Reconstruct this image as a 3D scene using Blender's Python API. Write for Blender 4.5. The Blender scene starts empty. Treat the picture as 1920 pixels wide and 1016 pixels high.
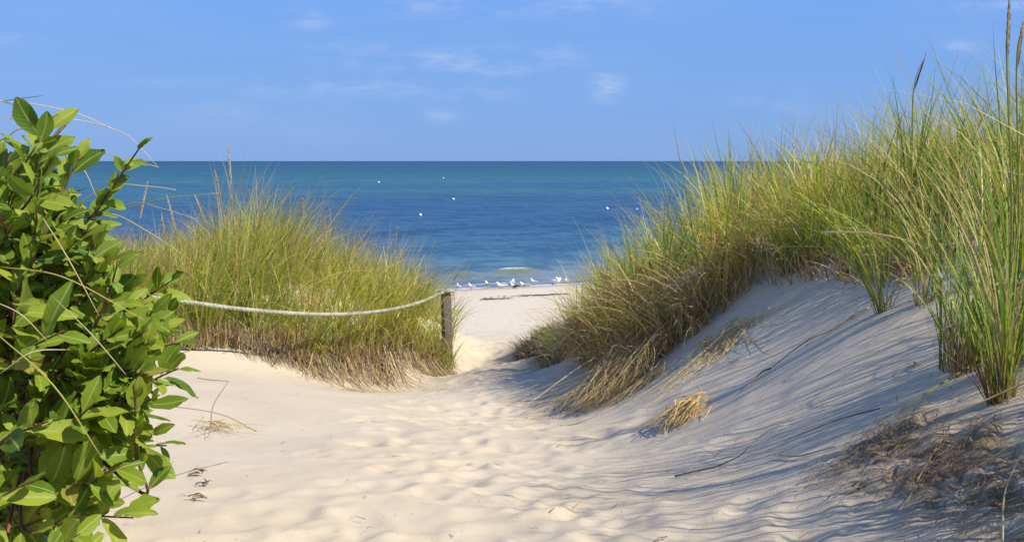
import bpy, math, random
import numpy as np
from mathutils import Vector, Matrix

rng = np.random.default_rng(7)
random.seed(7)
S = bpy.context.scene
COL = S.collection

# ------------------------------------------------------------------ camera, sky, sun, exposure
F = 2059.0
PITCH = math.atan(206.0 / F)
cam_d = bpy.data.cameras.new("camera")
cam = bpy.data.objects.new("camera", cam_d)
COL.objects.link(cam)
cam_d.sensor_width = 36.0
cam_d.lens = 36.0 * F / 1920.0
cam_d.clip_start = 0.05
cam_d.clip_end = 60000
cam.location = (0, 0, 0)
cam.rotation_euler = (math.pi / 2 - PITCH, 0, 0)
S.camera = cam

SUN_EL = math.radians(44)
SUN_AZ = math.radians(116)          # clockwise from +Y
TO_SUN = Vector((math.sin(SUN_AZ) * math.cos(SUN_EL), math.cos(SUN_AZ) * math.cos(SUN_EL), math.sin(SUN_EL)))
sun_d = bpy.data.lights.new("sun", 'SUN')
sun_d.energy = 4.6
sun_d.angle = math.radians(0.53)
sun_d.color = (1.0, 0.93, 0.82)
sun = bpy.data.objects.new("sun", sun_d)
sun.rotation_euler = (-TO_SUN).to_track_quat('-Z', 'Y').to_euler()
sun.location = (20, -10, 20)
COL.objects.link(sun)

S.view_settings.view_transform = 'Standard'
S.view_settings.look = 'None'
S.view_settings.exposure = 0.62
S.view_settings.gamma = 1.0
S.view_settings.use_curve_mapping = False
S.cycles.use_denoising = True
S.cycles.max_bounces = 8
S.cycles.transparent_max_bounces = 8
S.cycles.sample_clamp_indirect = 6


class NT:
    """small node-tree helper"""
    def __init__(self, nt):
        self.nt = nt
        nt.nodes.clear()

    def n(self, typ, **kw):
        nd = self.nt.nodes.new(typ)
        ins = kw.pop('ins', {})
        for k, v in kw.items():
            setattr(nd, k, v)
        for k, v in ins.items():
            self.set(nd.inputs[k], v)
        return nd

    def set(self, sock, v):
        if isinstance(v, bpy.types.NodeSocket):
            self.nt.links.new(v, sock)
        else:
            if isinstance(v, tuple) and len(v) == 3 and sock.type == 'RGBA':
                v = v + (1,)
            sock.default_value = v

    def math(self, op, a, b=0.0, c=None, clamp=False):
        nd = self.nt.nodes.new('ShaderNodeMath')
        nd.operation = op
        nd.use_clamp = clamp
        self.set(nd.inputs[0], a)
        self.set(nd.inputs[1], b)
        if c is not None:
            self.set(nd.inputs[2], c)
        return nd.outputs[0]

    def mix(self, fac, a, b, blend='MIX'):
        nd = self.nt.nodes.new('ShaderNodeMix')
        nd.data_type = 'RGBA'
        nd.blend_type = blend
        self.set(nd.inputs[0], fac)
        self.set(nd.inputs[6], a)
        self.set(nd.inputs[7], b)
        return nd.outputs[2]

    def ramp(self, fac, stops, interp='LINEAR'):
        nd = self.nt.nodes.new('ShaderNodeValToRGB')
        nd.color_ramp.interpolation = interp
        els = nd.color_ramp.elements
        els[0].position, els[0].color = stops[0][0], tuple(stops[0][1]) + (1,)
        els[1].position, els[1].color = stops[-1][0], tuple(stops[-1][1]) + (1,)
        for p, c in stops[1:-1]:
            e = els.new(p)
            e.color = tuple(c) + (1,)
        self.set(nd.inputs[0], fac)
        return nd.outputs[0]

    def smooth(self, x, a, b):
        nd = self.nt.nodes.new('ShaderNodeMapRange')
        nd.interpolation_type = 'SMOOTHSTEP'
        self.set(nd.inputs[0], x)
        nd.inputs[1].default_value = a
        nd.inputs[2].default_value = b
        return nd.outputs[0]

    def noise(self, vec, scale, detail=3, rough=0.55):
        nd = self.nt.nodes.new('ShaderNodeTexNoise')
        self.set(nd.inputs['Vector'], vec)
        nd.inputs['Scale'].default_value = scale
        nd.inputs['Detail'].default_value = detail
        nd.inputs['Roughness'].default_value = rough
        return nd.outputs[0]

    def mapping(self, vec, scale, loc=(0, 0, 0)):
        nd = self.nt.nodes.new('ShaderNodeMapping')
        self.set(nd.inputs[0], vec)
        nd.inputs['Scale'].default_value = scale
        nd.inputs['Location'].default_value = loc
        return nd.outputs[0]


# world: Nishita sky with faint thin clouds
W = bpy.data.worlds.new("World")
S.world = W
W.use_nodes = True
t = NT(W.node_tree)
sky = t.n('ShaderNodeTexSky', sky_type='NISHITA', sun_disc=False, sun_elevation=SUN_EL, sun_rotation=SUN_AZ,
          altitude=0.0, air_density=1.0, dust_density=0.3, ozone_density=2.0)
tc = t.n('ShaderNodeTexCoord')
sep = t.n('ShaderNodeSeparateXYZ', ins={0: tc.outputs['Generated']})
dy = t.math('MAXIMUM', sep.outputs[1], 0.05)
sx = t.math('DIVIDE', sep.outputs[0], dy)
sz = t.math('DIVIDE', sep.outputs[2], dy)
front = t.smooth(sep.outputs[1], 0.05, 0.4)


def sky_px(u, v):
    cu, cv = (u - 960) / F, (508 - v) / F
    d = Vector((cu, math.cos(PITCH) + cv * math.sin(PITCH), -math.sin(PITCH) + cv * math.cos(PITCH)))
    return d.x / d.y, d.z / d.y


wv = t.n('ShaderNodeCombineXYZ', ins={0: sx, 1: sz})
n1 = t.noise(t.mapping(wv.outputs[0], (18, 60, 1)), 1.0, 6, 0.62)
n2 = t.noise(t.mapping(wv.outputs[0], (4, 16, 1), (3, 1, 0)), 1.0, 4, 0.5)
cl = None
for (u, v, ru, rv, k) in [(860, 118, 170, 24, .34), (640, 165, 130, 16, .30), (1138, 158, 26, 22, .42), (580, 40, 40, 18, .24),
                          (1110, 14, 90, 24, .26), (1800, 92, 26, 10, .36), (830, 218, 30, 12, .22), (860, 12, 130, 22, .22),
                          (1060, 98, 20, 14, .22), (400, 208, 70, 14, .16), (30, 76, 60, 12, .16), (360, 156, 90, 10, .16),
                          (1860, 4, 90, 16, .3), (900, 180, 90, 14, .18), (1450, 190, 60, 30, .12), (700, 95, 160, 14, .16)]:
    cx, cz = sky_px(u, v)
    ex = t.math('DIVIDE', t.math('SUBTRACT', sx, cx), ru * 1.5 / F)
    ez = t.math('DIVIDE', t.math('SUBTRACT', sz, cz), rv * 1.5 / F)
    r2 = t.math('ADD', t.math('MULTIPLY', ex, ex), t.math('MULTIPLY', ez, ez))
    g = t.math('MULTIPLY', t.math('POWER', 2.718, t.math('MULTIPLY', r2, -1.6)), k)
    cl = g if cl is None else t.math('MAXIMUM', cl, g)
nf = t.smooth(n1, 0.36, 0.72)
cl = t.math('MULTIPLY', cl, nf)
veil = t.math('MULTIPLY', t.smooth(n2, 0.45, 0.8), 0.05)
cl = t.math('MULTIPLY', t.math('ADD', cl, veil), front)
blue = t.mix(t.smooth(sep.outputs[2], -.02, .3), (1.03, 2.30, 5.05), (1.10, 2.50, 6.3))
blue = t.mix(t.smooth(sep.outputs[2], .3, .9), blue, (.62, 1.65, 4.9))
tint = t.mix(.90, sky.outputs[0], blue)
skyc = t.mix(cl, tint, (5.0, 5.4, 6.4))
bg = t.n('ShaderNodeBackground', ins={0: skyc, 1: 0.1})
out = t.n('ShaderNodeOutputWorld', ins={0: bg.outputs[0]})


# ------------------------------------------------------------------ helpers
def P(u, v, Y):
    """the point at distance Y seen at photograph pixel (u, v)"""
    cu, cv = (u - 960) / F, (508 - v) / F
    d = np.array([cu, math.cos(PITCH) + cv * math.sin(PITCH), -math.sin(PITCH) + cv * math.cos(PITCH)])
    return d * (Y / d[1])


def tag(o, label=None, cat=None, group=None, kind=None):
    if label: o['label'] = label
    if cat: o['category'] = cat
    if group: o['group'] = group
    if kind: o['kind'] = kind
    return o


def empty(name, loc=(0, 0, 0)):
    o = bpy.data.objects.new(name, None)
    o.location = loc
    o.empty_display_size = 0.1
    COL.objects.link(o)
    return o


def link(name, me, mat=None, parent=None, loc=None):
    if mat is not None and not me.materials:
        me.materials.append(mat)
    o = bpy.data.objects.new(name, me)
    COL.objects.link(o)
    if parent is not None:
        o.parent = parent
    if loc is not None:
        o.location = loc
    return o


def mesh_np(name, V, Q, smooth=True, col=None, uv=None):
    """mesh from numpy verts and quads (or triangles)"""
    me = bpy.data.meshes.new(name)
    V = np.ascontiguousarray(V, dtype=np.float32)
    Q = np.ascontiguousarray(Q, dtype=np.int32)
    k = Q.shape[1]
    me.vertices.add(len(V))
    me.vertices.foreach_set('co', V.ravel())
    me.loops.add(Q.size)
    me.loops.foreach_set('vertex_index', Q.ravel())
    me.polygons.add(len(Q))
    me.polygons.foreach_set('loop_start', np.arange(0, Q.size, k, dtype=np.int32))
    me.polygons.foreach_set('loop_total', np.full(len(Q), k, dtype=np.int32))
    me.polygons.foreach_set('use_smooth', np.full(len(Q), smooth, dtype=bool))
    me.update(calc_edges=True)
    if col is not None:
        a = me.color_attributes.new('col', 'FLOAT_COLOR', 'POINT')
        c4 = np.ones((len(V), 4), dtype=np.float32)
        c4[:, :3] = col
        a.data.foreach_set('color', c4.ravel())
    if uv is not None:
        l = me.uv_layers.new(name='uv')
        l.data.foreach_set('uv', np.ascontiguousarray(uv[Q.ravel()], dtype=np.float32).ravel())
    return me


def join_np(parts):
    V, Q, C, off = [], [], [], 0
    for p in parts:
        V.append(p[0]); Q.append(p[1] + off)
        if len(p) > 2: C.append(p[2])
        off += len(p[0])
    return (np.concatenate(V), np.concatenate(Q)) + ((np.concatenate(C),) if C else ())


def tube(path, radii, sides=6, cap=True):
    """swept tube along path, closed ends by shrinking"""
    path = np.asarray(path, float)
    n = len(path)
    radii = np.broadcast_to(np.asarray(radii, float), (n,)).copy()
    if cap:
        path = np.concatenate([path[:1], path, path[-1:]])
        radii = np.concatenate([[1e-4], radii, [1e-4]])
        n += 2
    T = np.gradient(path, axis=0)
    T[0], T[-1] = T[min(2, n - 1)], T[max(-3, -n)]
    T /= np.linalg.norm(T, axis=1)[:, None] + 1e-9
    ref = np.array([0.13, 0.21, 0.97]) if abs(T[n // 2][2]) < .9 else np.array([1.0, .1, 0])
    A = np.cross(T, ref); A /= np.linalg.norm(A, axis=1)[:, None] + 1e-9
    B = np.cross(T, A)
    th = np.linspace(0, 2 * math.pi, sides, endpoint=False)
    V = path[:, None] + radii[:, None, None] * (np.cos(th)[None, :, None] * A[:, None] + np.sin(th)[None, :, None] * B[:, None])
    Q = []
    for i in range(n - 1):
        for j in range(sides):
            a, b = i * sides + j, i * sides + (j + 1) % sides
            Q.append((a, b, b + sides, a + sides))
    return V.reshape(-1, 3), np.array(Q)


def bez(pts, n=14):
    """smooth curve through points (Catmull-Rom)"""
    pts = [np.asarray(p, float) for p in pts]
    p = [2 * pts[0] - pts[1]] + pts + [2 * pts[-1] - pts[-2]]
    outp = []
    m = len(pts) - 1
    for i in range(m):
        p0, p1, p2, p3 = p[i:i + 4]
        k = max(2, n // m)
        for s in np.linspace(0, 1, k, endpoint=(i == m - 1)):
            outp.append(0.5 * ((2 * p1) + (-p0 + p2) * s + (2 * p0 - 5 * p1 + 4 * p2 - p3) * s ** 2 + (-p0 + 3 * p1 - 3 * p2 + p3) * s ** 3))
    return np.array(outp)


_perm = np.random.default_rng(3).random((256, 256))


def vnoise(x, y):
    xi, yi = np.floor(x).astype(int), np.floor(y).astype(int)
    fx, fy = x - xi, y - yi
    fx = fx * fx * fx * (fx * (fx * 6 - 15) + 10); fy = fy * fy * fy * (fy * (fy * 6 - 15) + 10)
    g = lambda a, b: _perm[a % 256, b % 256]
    return (g(xi, yi) * (1 - fx) * (1 - fy) + g(xi + 1, yi) * fx * (1 - fy) + g(xi, yi + 1) * (1 - fx) * fy + g(xi + 1, yi + 1) * fx * fy) - .5


def fbm(x, y, o=3):
    s, a = 0, 1.0
    for i in range(o):
        s = s + a * vnoise(x * 2 ** i + 17.3 * i, y * 2 ** i + 9.1 * i)
        a *= .5
    return s


def sstep(x, a, b):
    q = np.clip((x - a) / (b - a), 0, 1)
    return q * q * (3 - 2 * q)


# ------------------------------------------------------------------ terrain height
SEA_Z = -5.8
ctrl = [P(*c) for c in [
    (960, 1016, 3.3), (960, 900, 4.25), (960, 800, 5.8), (900, 720, 9.0), (900, 690, 11.2), (848, 683, 13.0), (900, 668, 13.6),
    (300, 1016, 3.25), (600, 1016, 3.3), (300, 900, 4.1), (400, 820, 5.3), (600, 850, 4.9), (400, 720, 7.4), (650, 760, 6.8),
    (340, 665, 9.0), (440, 655, 9.4), (560, 692, 9.7), (630, 694, 10.3), (700, 695, 11.0), (780, 690, 12.0),
    (1400, 1016, 2.9), (1200, 1016, 3.1), (1900, 1016, 2.4), (1880, 750, 3.2), (1650, 590, 4.8), (1450, 482, 7.5), (1600, 502, 6.3),
    (1770, 522, 5.0), (1300, 700, 6.0), (1120, 760, 7.3), (1070, 690, 9.5), (970, 655, 13.5), (1170, 600, 9.0), (1250, 540, 8.5),
    (1380, 560, 7.3), (1220, 650, 7.8), (1150, 850, 4.9), (1500, 650, 5.2), (1080, 605, 13.0), (1450, 850, 3.9), (1700, 850, 3.1),
    (1040, 650, 12.0), (1050, 800, 6.0), (1300, 850, 4.3), (1000, 690, 10.8)]]
ctrl += [np.array(c, float) for c in [
    (-2.6, 10.5, -1.32), (-2.4, 11.8, -1.34), (-3.4, 11.6, -1.32), (-1.95, 12.4, -1.48), (-4.2, 13, -1.42), (-3.0, 12.8, -1.42), (-1.98, 11.0, -1.46), (-1.75, 11.5, -1.5), (-1.5, 12, -1.62), (-1.1, 13.6, -1.98), (-3.5, 10.1, -1.35), (-5, 10, -1.3),
    (-2.6, 14, -1.6), (-1.4, 16, -2.4), (-4, 16, -1.8), (-3.5, 20, -2.9), (-7, 12, -1.2), (-7, 18, -2.1), (-9, 8, -1.0),
    (-1.6, 2.9, -1.12), (-3, 3, -1.0), (-4, 6, -1.2), (-8, 3, -.9),
    (1.8, 2.4, -.55), (2.5, 2, -.36), (2.4, 4, -.38), (3.5, 6, -.42), (5, 8, -.5), (2.5, 10, -.75), (1.6, 10, -.98), (3, 14, -1.2), (1.3, 13, -1.62),
    (4, 18, -2.4), (1.5, 17, -2.65), (7, 12, -.8), (8, 20, -2.6), (10, 6, -.4), (5, 2, -.2),
    (-.4, 16, -2.78), (.5, 16.2, -2.8), (-.2, 13.4, -2.45), (-.1, 22, -3.4), (-5, 23, -3.45), (6, 23, -3.4),
    (0, 1, -1.12), (0, -2, -1.05), (-3, -2, -.9), (3, -2, -.3), (1, 0, -.95)]]
ctrl = np.array(ctrl)


def tps_k(r2):
    return np.where(r2 > 1e-12, r2 * np.log(r2 + 1e-12), 0)


def tps_fit(C, lam=0.02):
    n = len(C)
    d2 = ((C[:, None, :2] - C[None, :, :2]) ** 2).sum(-1)
    A = np.zeros((n + 3, n + 3))
    A[:n, :n] = tps_k(d2) + lam * np.eye(n)
    Pm = np.c_[np.ones(n), C[:, :2]]
    A[:n, n:] = Pm; A[n:, :n] = Pm.T
    return np.linalg.solve(A, np.r_[C[:, 2], 0, 0, 0])


TPS = tps_fit(ctrl)
BY = np.array([-50, 13, 16, 22, 32, 48, 50.6, 53, 60, 80, 140, 400.])
BZ = np.array([-1.5, -2.42, -2.8, -3.4, -4.3, -5.58, -5.8, -6.02, -6.5, -7.5, -9, -12.])

PRINTS = []
pr = np.random.default_rng(11)
for i in range(560):
    y = 2.6 + 13 * pr.random() ** 1.5
    c = np.interp(y, [3, 6, 9, 13, 16], [-.15, -.12, -.2, -.3, -.1])
    w = np.interp(y, [3, 6, 9, 13], [.85, .75, .5, .3])
    PRINTS.append((c + pr.normal() * w * .62, y, pr.uniform(.045, .13), pr.uniform(.003, .010), pr.uniform(0, 3.14), pr.uniform(1.3, 1.9)))


def base_h(x, y):
    x = np.asarray(x, float); y = np.asarray(y, float)
    sh = x.shape
    xf, yf = x.ravel(), y.ravel()
    xc, yc = np.clip(xf, -10, 10), np.clip(yf, -2.5, 24)
    dz = np.empty_like(xc)
    n = len(ctrl)
    for i in range(0, len(xc), 20000):
        sl = slice(i, i + 20000)
        d2 = (xc[sl, None] - ctrl[None, :, 0]) ** 2 + (yc[sl, None] - ctrl[None, :, 1]) ** 2
        dz[sl] = tps_k(d2) @ TPS[:n] + TPS[n] + TPS[n + 1] * xc[sl] + TPS[n + 2] * yc[sl]
    ye = yf - .4 * np.clip(xf, -60, 60) * sstep(yf, 26, 46)
    bz = np.interp(ye, BY, BZ)
    w = sstep(yf, 17.5, 24)
    z = dz * (1 - w) + bz * w
    return z.reshape(sh)


def ground_h(x, y):
    x = np.asarray(x, float); y = np.asarray(y, float)
    z = base_h(x, y)
    near = 1 - sstep(y, 20, 40)
    z = z + near * (0.024 * fbm(x * .9 + 5, y * .9, 3))
    # trampled lumps along the path
    c = np.interp(y, [3, 6, 9, 13, 16, 24], [-.1, -.1, -.15, -.3, -.1, 0])
    w = np.interp(y, [3, 6, 9, 13, 16, 24], [1.15, 1.0, .7, .45, .7, 1.5])
    pathm = np.exp(-((x - c) / w) ** 2) * (1 - sstep(y, 22, 40) * .6)
    z = z + pathm * 0.012 * fbm(x * 3.1, y * 3.1 + 4, 3) + (0.15 + .85 * pathm) * .006 * fbm(x * 8, y * 8, 2) + (.3 + .7 * pathm) * .0035 * fbm(x * 21, y * 21, 2)
    return z


# ------------------------------------------------------------------ materials
def new_mat(name):
    m = bpy.data.materials.new(name)
    m.use_nodes = True
    return m, NT(m.node_tree)


def mat_simple(name, color, rough=.7, noise_amt=.15, nscale=40, spec=.3, bump=0.0):
    m, t = new_mat(name)
    tc = t.n('ShaderNodeTexCoord')
    nz = t.noise(tc.outputs['Object'], nscale, 4)
    dark = tuple(c * (1 - noise_amt * 2) for c in color)
    lite = tuple(min(1, c * (1 + noise_amt)) for c in color)
    c = t.ramp(nz, [(.3, dark), (.7, lite)])
    p = t.n('ShaderNodeBsdfPrincipled', ins={'Base Color': c, 'Roughness': rough, 'Specular IOR Level': spec})
    if bump:
        b = t.n('ShaderNodeBump', ins={'Height': nz, 'Strength': bump, 'Distance': .004})
        t.set(p.inputs['Normal'], b.outputs[0])
    t.n('ShaderNodeOutputMaterial', ins={0: p.outputs[0]})
    return m


def mat_blade(name, transl=.35, rough=.45):
    m, t = new_mat(name)
    a = t.n('ShaderNodeAttribute', attribute_name='col')
    d = t.n('ShaderNodeBsdfPrincipled', ins={'Base Color': a.outputs['Color'], 'Roughness': rough, 'Specular IOR Level': .35})
    tr = t.n('ShaderNodeBsdfTranslucent', ins={0: t.mix(1.0, a.outputs['Color'], (1.25, 1.2, .8), 'MULTIPLY')})
    mx = t.n('ShaderNodeMixShader', ins={0: transl, 1: d.outputs[0], 2: tr.outputs[0]})
    t.n('ShaderNodeOutputMaterial', ins={0: mx.outputs[0]})
    return m


M_GRASS = mat_blade('beach_grass', .38)
M_STRAW = mat_blade('dry_straw', .22, .6)


def mat_leaf():
    m, t = new_mat('shrub_leaf')
    uv = t.n('ShaderNodeUVMap', uv_map='uv')
    s = t.n('ShaderNodeSeparateXYZ', ins={0: uv.outputs[0]})
    ax = t.math('ABSOLUTE', s.outputs[0])
    oi = t.n('ShaderNodeObjectInfo')
    geo = t.n('ShaderNodeNewGeometry')
    r = t.math('FRACT', t.math('ADD', oi.outputs['Random'], geo.outputs['Random Per Island']))
    c = t.ramp(r, [(0, (.06, .125, .008)), (.4, (.14, .215, .012)), (.75, (.20, .27, .018)), (.985, (.26, .31, .03)), (1, (.26, .22, .04))])
    # side veins, leaning forward from the midrib
    vv = t.math('SUBTRACT', t.math('MULTIPLY', s.outputs[1], 9.0), t.math('MULTIPLY', ax, 9.0))
    fr = t.math('ABSOLUTE', t.math('SUBTRACT', t.math('FRACT', vv), .5))
    vein = t.math('MULTIPLY', t.math('SUBTRACT', 1.0, t.smooth(fr, .0, .13)), .35)
    mid = t.math('SUBTRACT', 1.0, t.smooth(ax, .010, .028))
    vm = t.math('MAXIMUM', vein, mid)
    c = t.mix(t.math('MULTIPLY', vm, .8), c, (.32, .37, .10))
    tcx = t.n('ShaderNodeTexCoord')
    blot = t.noise(tcx.outputs['Object'], 6, 4, .6)
    c = t.mix(t.math('MULTIPLY', t.smooth(blot, .5, .8), .3), c, (.16, .18, .03))
    spot = t.noise(tcx.outputs['Object'], 19, 2)
    c = t.mix(t.math('MULTIPLY', t.smooth(spot, .70, .76), .7), c, (.12, .07, .02))
    bp = t.n('ShaderNodeBump', ins={'Height': t.math('SUBTRACT', blot, t.math('MULTIPLY', vm, .6)), 'Strength': .35, 'Distance': .002})
    d = t.n('ShaderNodeBsdfPrincipled', ins={'Base Color': c, 'Roughness': .6, 'Specular IOR Level': .25, 'Normal': bp.outputs[0]})
    tr = t.n('ShaderNodeBsdfTranslucent', ins={0: t.mix(1.0, c, (1.5, 1.45, .6), 'MULTIPLY')})
    mx = t.n('ShaderNodeMixShader', ins={0: .33, 1: d.outputs[0], 2: tr.outputs[0]})
    t.n('ShaderNodeOutputMaterial', ins={0: mx.outputs[0]})
    return m


M_LEAF = mat_leaf()
M_TWIG = mat_simple('red_brown_bark', (.14, .055, .028), .6, .3, 60)
M_POST = None


def mat_wood():
    m, t = new_mat('weathered_wood')
    tc = t.n('ShaderNodeTexCoord')
    g = t.noise(t.mapping(tc.outputs['Object'], (30, 30, 1.6)), 1.5, 6, .65)
    c = t.ramp(g, [(.25, (.06, .053, .046)), (.5, (.125, .112, .098)), (.75, (.20, .182, .16))])
    b = t.n('ShaderNodeBump', ins={'Height': g, 'Strength': .8, 'Distance': .006})
    p = t.n('ShaderNodeBsdfPrincipled', ins={'Base Color': c, 'Roughness': .85, 'Normal': b.outputs[0], 'Specular IOR Level': .2})
    t.n('ShaderNodeOutputMaterial', ins={0: p.outputs[0]})
    return m


M_POST = mat_wood()


def mat_rope():
    m, t = new_mat('pale_rope')
    a = t.n('ShaderNodeUVMap', uv_map='uv')
    s = t.n('ShaderNodeSeparateXYZ', ins={0: a.outputs[0]})
    tc = t.n('ShaderNodeTexCoord')
    nz = t.noise(tc.outputs['Object'], 9, 5, .6)
    c = t.ramp(nz, [(.3, (.20, .20, .14)), (.55, (.34, .34, .25)), (.8, (.44, .42, .32))])
    p = t.n('ShaderNodeBsdfPrincipled', ins={'Base Color': c, 'Roughness': .8, 'Specular IOR Level': .2})
    t.n('ShaderNodeOutputMaterial', ins={0: p.outputs[0]})
    return m


M_ROPE = mat_rope()


def mat_sand():
    m, t = new_mat('sand')
    geo = t.n('ShaderNodeNewGeometry')
    pos = geo.outputs['Position']
    sp = t.n('ShaderNodeSeparateXYZ', ins={0: pos})
    n1 = t.noise(pos, 1.3, 5, .6)
    n2 = t.noise(pos, 260, 2, .6)
    n3 = t.noise(pos, 14, 5, .65)
    c = t.ramp(n1, [(.3, (.49, .403, .278)), (.7, (.55, .466, .336))])
    c = t.mix(t.smooth(n2, .35, .72), t.mix(.25, c, (.36, .28, .19)), c)
    c = t.mix(t.math('MULTIPLY', t.smooth(n3, .55, .75), .14), c, (.40, .32, .22))
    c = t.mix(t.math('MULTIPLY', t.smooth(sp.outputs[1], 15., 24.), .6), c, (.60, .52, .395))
    # scattered dark grains and specks
    vo = t.n('ShaderNodeTexVoronoi', ins={'Vector': pos, 'Scale': 55.0})
    keep = t.smooth(t.n('ShaderNodeSeparateXYZ', ins={0: vo.outputs['Color']}).outputs[0], .93, .95)
    sk = t.math('MULTIPLY', t.math('SUBTRACT', 1.0, t.smooth(vo.outputs['Distance'], .12, .26)), keep)
    c = t.mix(t.math('MULTIPLY', sk, .55), c, (.12, .08, .05))
    # dark soil stain (own shape, stored on the mesh)
    at = t.n('ShaderNodeAttribute', attribute_name='soil')
    soil = t.math('MULTIPLY', at.outputs['Fac'], t.smooth(t.noise(pos, 11, 6, .7), .30, .54))
    sc = t.ramp(t.noise(pos, 34, 4, .7), [(.3, (.085, .055, .030)), (.7, (.27, .18, .092))])
    c = t.mix(soil, c, sc)
    # wet strip along the waterline
    wl = t.math('ADD', sp.outputs[2], t.math('MULTIPLY', t.math('SUBTRACT', n1, .5), .12))
    wet = t.math('SUBTRACT', 1.0, t.smooth(wl, SEA_Z + .05, SEA_Z + .42))
    c = t.mix(t.math('MULTIPLY', wet, .55), c, (.24, .19, .14))
    h = t.math('ADD', t.math('MULTIPLY', n2, .5), t.math('MULTIPLY', n3, .8))
    b = t.n('ShaderNodeBump', ins={'Height': h, 'Strength': .35, 'Distance': .012})
    p = t.n('ShaderNodeBsdfPrincipled', ins={'Base Color': c, 'Roughness': t.math('SUBTRACT', .92, t.math('MULTIPLY', wet, .35)),
                                             'Specular IOR Level': .2, 'Normal': b.outputs[0]})
    t.n('ShaderNodeOutputMaterial', ins={0: p.outputs[0]})
    return m


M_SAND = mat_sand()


def mat_sea():
    m, t = new_mat('sea_water')
    geo = t.n('ShaderNodeNewGeometry')
    pos = geo.outputs['Position']
    s = t.n('ShaderNodeSeparateXYZ', ins={0: pos})
    x, y = s.outputs[0], s.outputs[1]
    ye = t.math('SUBTRACT', y, t.math('MULTIPLY', t.math('MINIMUM', t.math('MAXIMUM', x, -60.), 60.), .4))
    wob = t.noise(t.mapping(pos, (.006, .012, 0)), 1.0, 4)
    ly = t.math('LOGARITHM', t.math('MAXIMUM', ye, 10.0), 10.0)
    ly = t.math('ADD', ly, t.math('MULTIPLY', t.math('SUBTRACT', wob, .5), .09))
    f = t.math('DIVIDE', t.math('SUBTRACT', ly, 1.68), 2.6)          # 48 m .. 19 km
    L = lambda d: (math.log10(d) - 1.68) / 2.6
    c = t.ramp(f, [(L(49), (.25, .235, .215)), (L(52), (.20, .215, .215)), (L(56), (.135, .18, .205)), (L(60), (.080, .155, .185)), (L(70), (.050, .132, .175)),
                   (L(95), (0.0314, 0.0938, 0.1543)), (L(150), (0.0286, 0.0892, 0.1543)), (L(188), (0.0319, 0.1058, 0.1517)), (L(212), (0.040, 0.135, 0.150)),
                   (L(235), (0.0319, 0.1193, 0.1591)), (L(270), (0.0286, 0.1075, 0.1628)), (L(330), (0.0353, 0.1386, 0.1480)), (L(430), (0.0286, 0.1159, 0.1369)),
                   (L(700), (0.0218, 0.0924, 0.1221)), (L(3000), (0.0176, 0.0739, 0.1147)), (1.0, (0.0185, 0.0706, 0.1147))])
    pt = t.noise(t.mapping(pos, (.010, .03, 0), (4, 2, 0)), 1.0, 4, .5)
    c = t.mix(t.math('MULTIPLY', t.smooth(pt, .42, .7), .35), c, (.025, .084, .18))
    # wavelets at several scales, their shading painted into the water colour
    na = t.noise(t.mapping(pos, (.75, .70, 1)), 1.0, 4, .6)
    nb = t.noise(t.mapping(pos, (.16, .24, 1)), 1.0, 4, .62)
    nc = t.noise(t.mapping(pos, (.03, .07, 1)), 1.0, 4, .6)
    ripples = t.math('ADD', t.math('MULTIPLY', nb, .55), t.math('MULTIPLY', na, .45))
    c = t.mix(t.math('MULTIPLY', t.smooth(ripples, .44, .58), .85), c, t.mix(1.0, c, (.42, .54, .68), 'MULTIPLY'))
    c = t.mix(t.math('MULTIPLY', t.smooth(nc, .42, .62), .5), c, t.mix(1.0, c, (.62, .72, .85), 'MULTIPLY'))
    # weed in the lifting wave face and foam (stored on the mesh)
    fo = t.n('ShaderNodeAttribute', attribute_name='foam')
    we = t.n('ShaderNodeAttribute', attribute_name='weed')
    c = t.mix(we.outputs['Fac'], c, (.15, .165, .035))
    fm = t.math('MULTIPLY', fo.outputs['Fac'], t.smooth(t.noise(t.mapping(pos, (3, 5, 1)), 1.0, 5, .7), .36, .55))
    h = t.math('ADD', t.math('MULTIPLY', na, .10), t.math('MULTIPLY', nb, .45))
    bp = t.n('ShaderNodeBump', ins={'Height': h, 'Strength': .9, 'Distance': .8})
    d = t.n('ShaderNodeBsdfDiffuse', ins={0: c, 'Normal': bp.outputs[0]})
    g = t.n('ShaderNodeBsdfGlossy', ins={0: (.9, .95, 1.0), 'Roughness': .22, 'Normal': bp.outputs[0]})
    mx = t.n('ShaderNodeMixShader', ins={0: .16, 1: d.outputs[0], 2: g.outputs[0]})
    fd = t.n('ShaderNodeBsdfDiffuse', ins={0: (.8, .82, .82)})
    mf = t.n('ShaderNodeMixShader', ins={0: fm, 1: mx.outputs[0], 2: fd.outputs[0]})
    t.n('ShaderNodeOutputMaterial', ins={0: mf.outputs[0]})
    return m


M_SEA = mat_sea()


# ------------------------------------------------------------------ ground sheet
def axis(*segs):
    a = [np.arange(s0, s1, st) for s0, s1, st in segs]
    return np.concatenate(a)


def grid(xs, ys):
    X, Y = np.meshgrid(xs, ys)
    nx, ny = len(xs), len(ys)
    i = np.arange(nx * ny).reshape(ny, nx)
    Q = np.stack([i[:-1, :-1], i[:-1, 1:], i[1:, 1:], i[1:, :-1]], -1).reshape(-1, 4)
    return X, Y, Q


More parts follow.
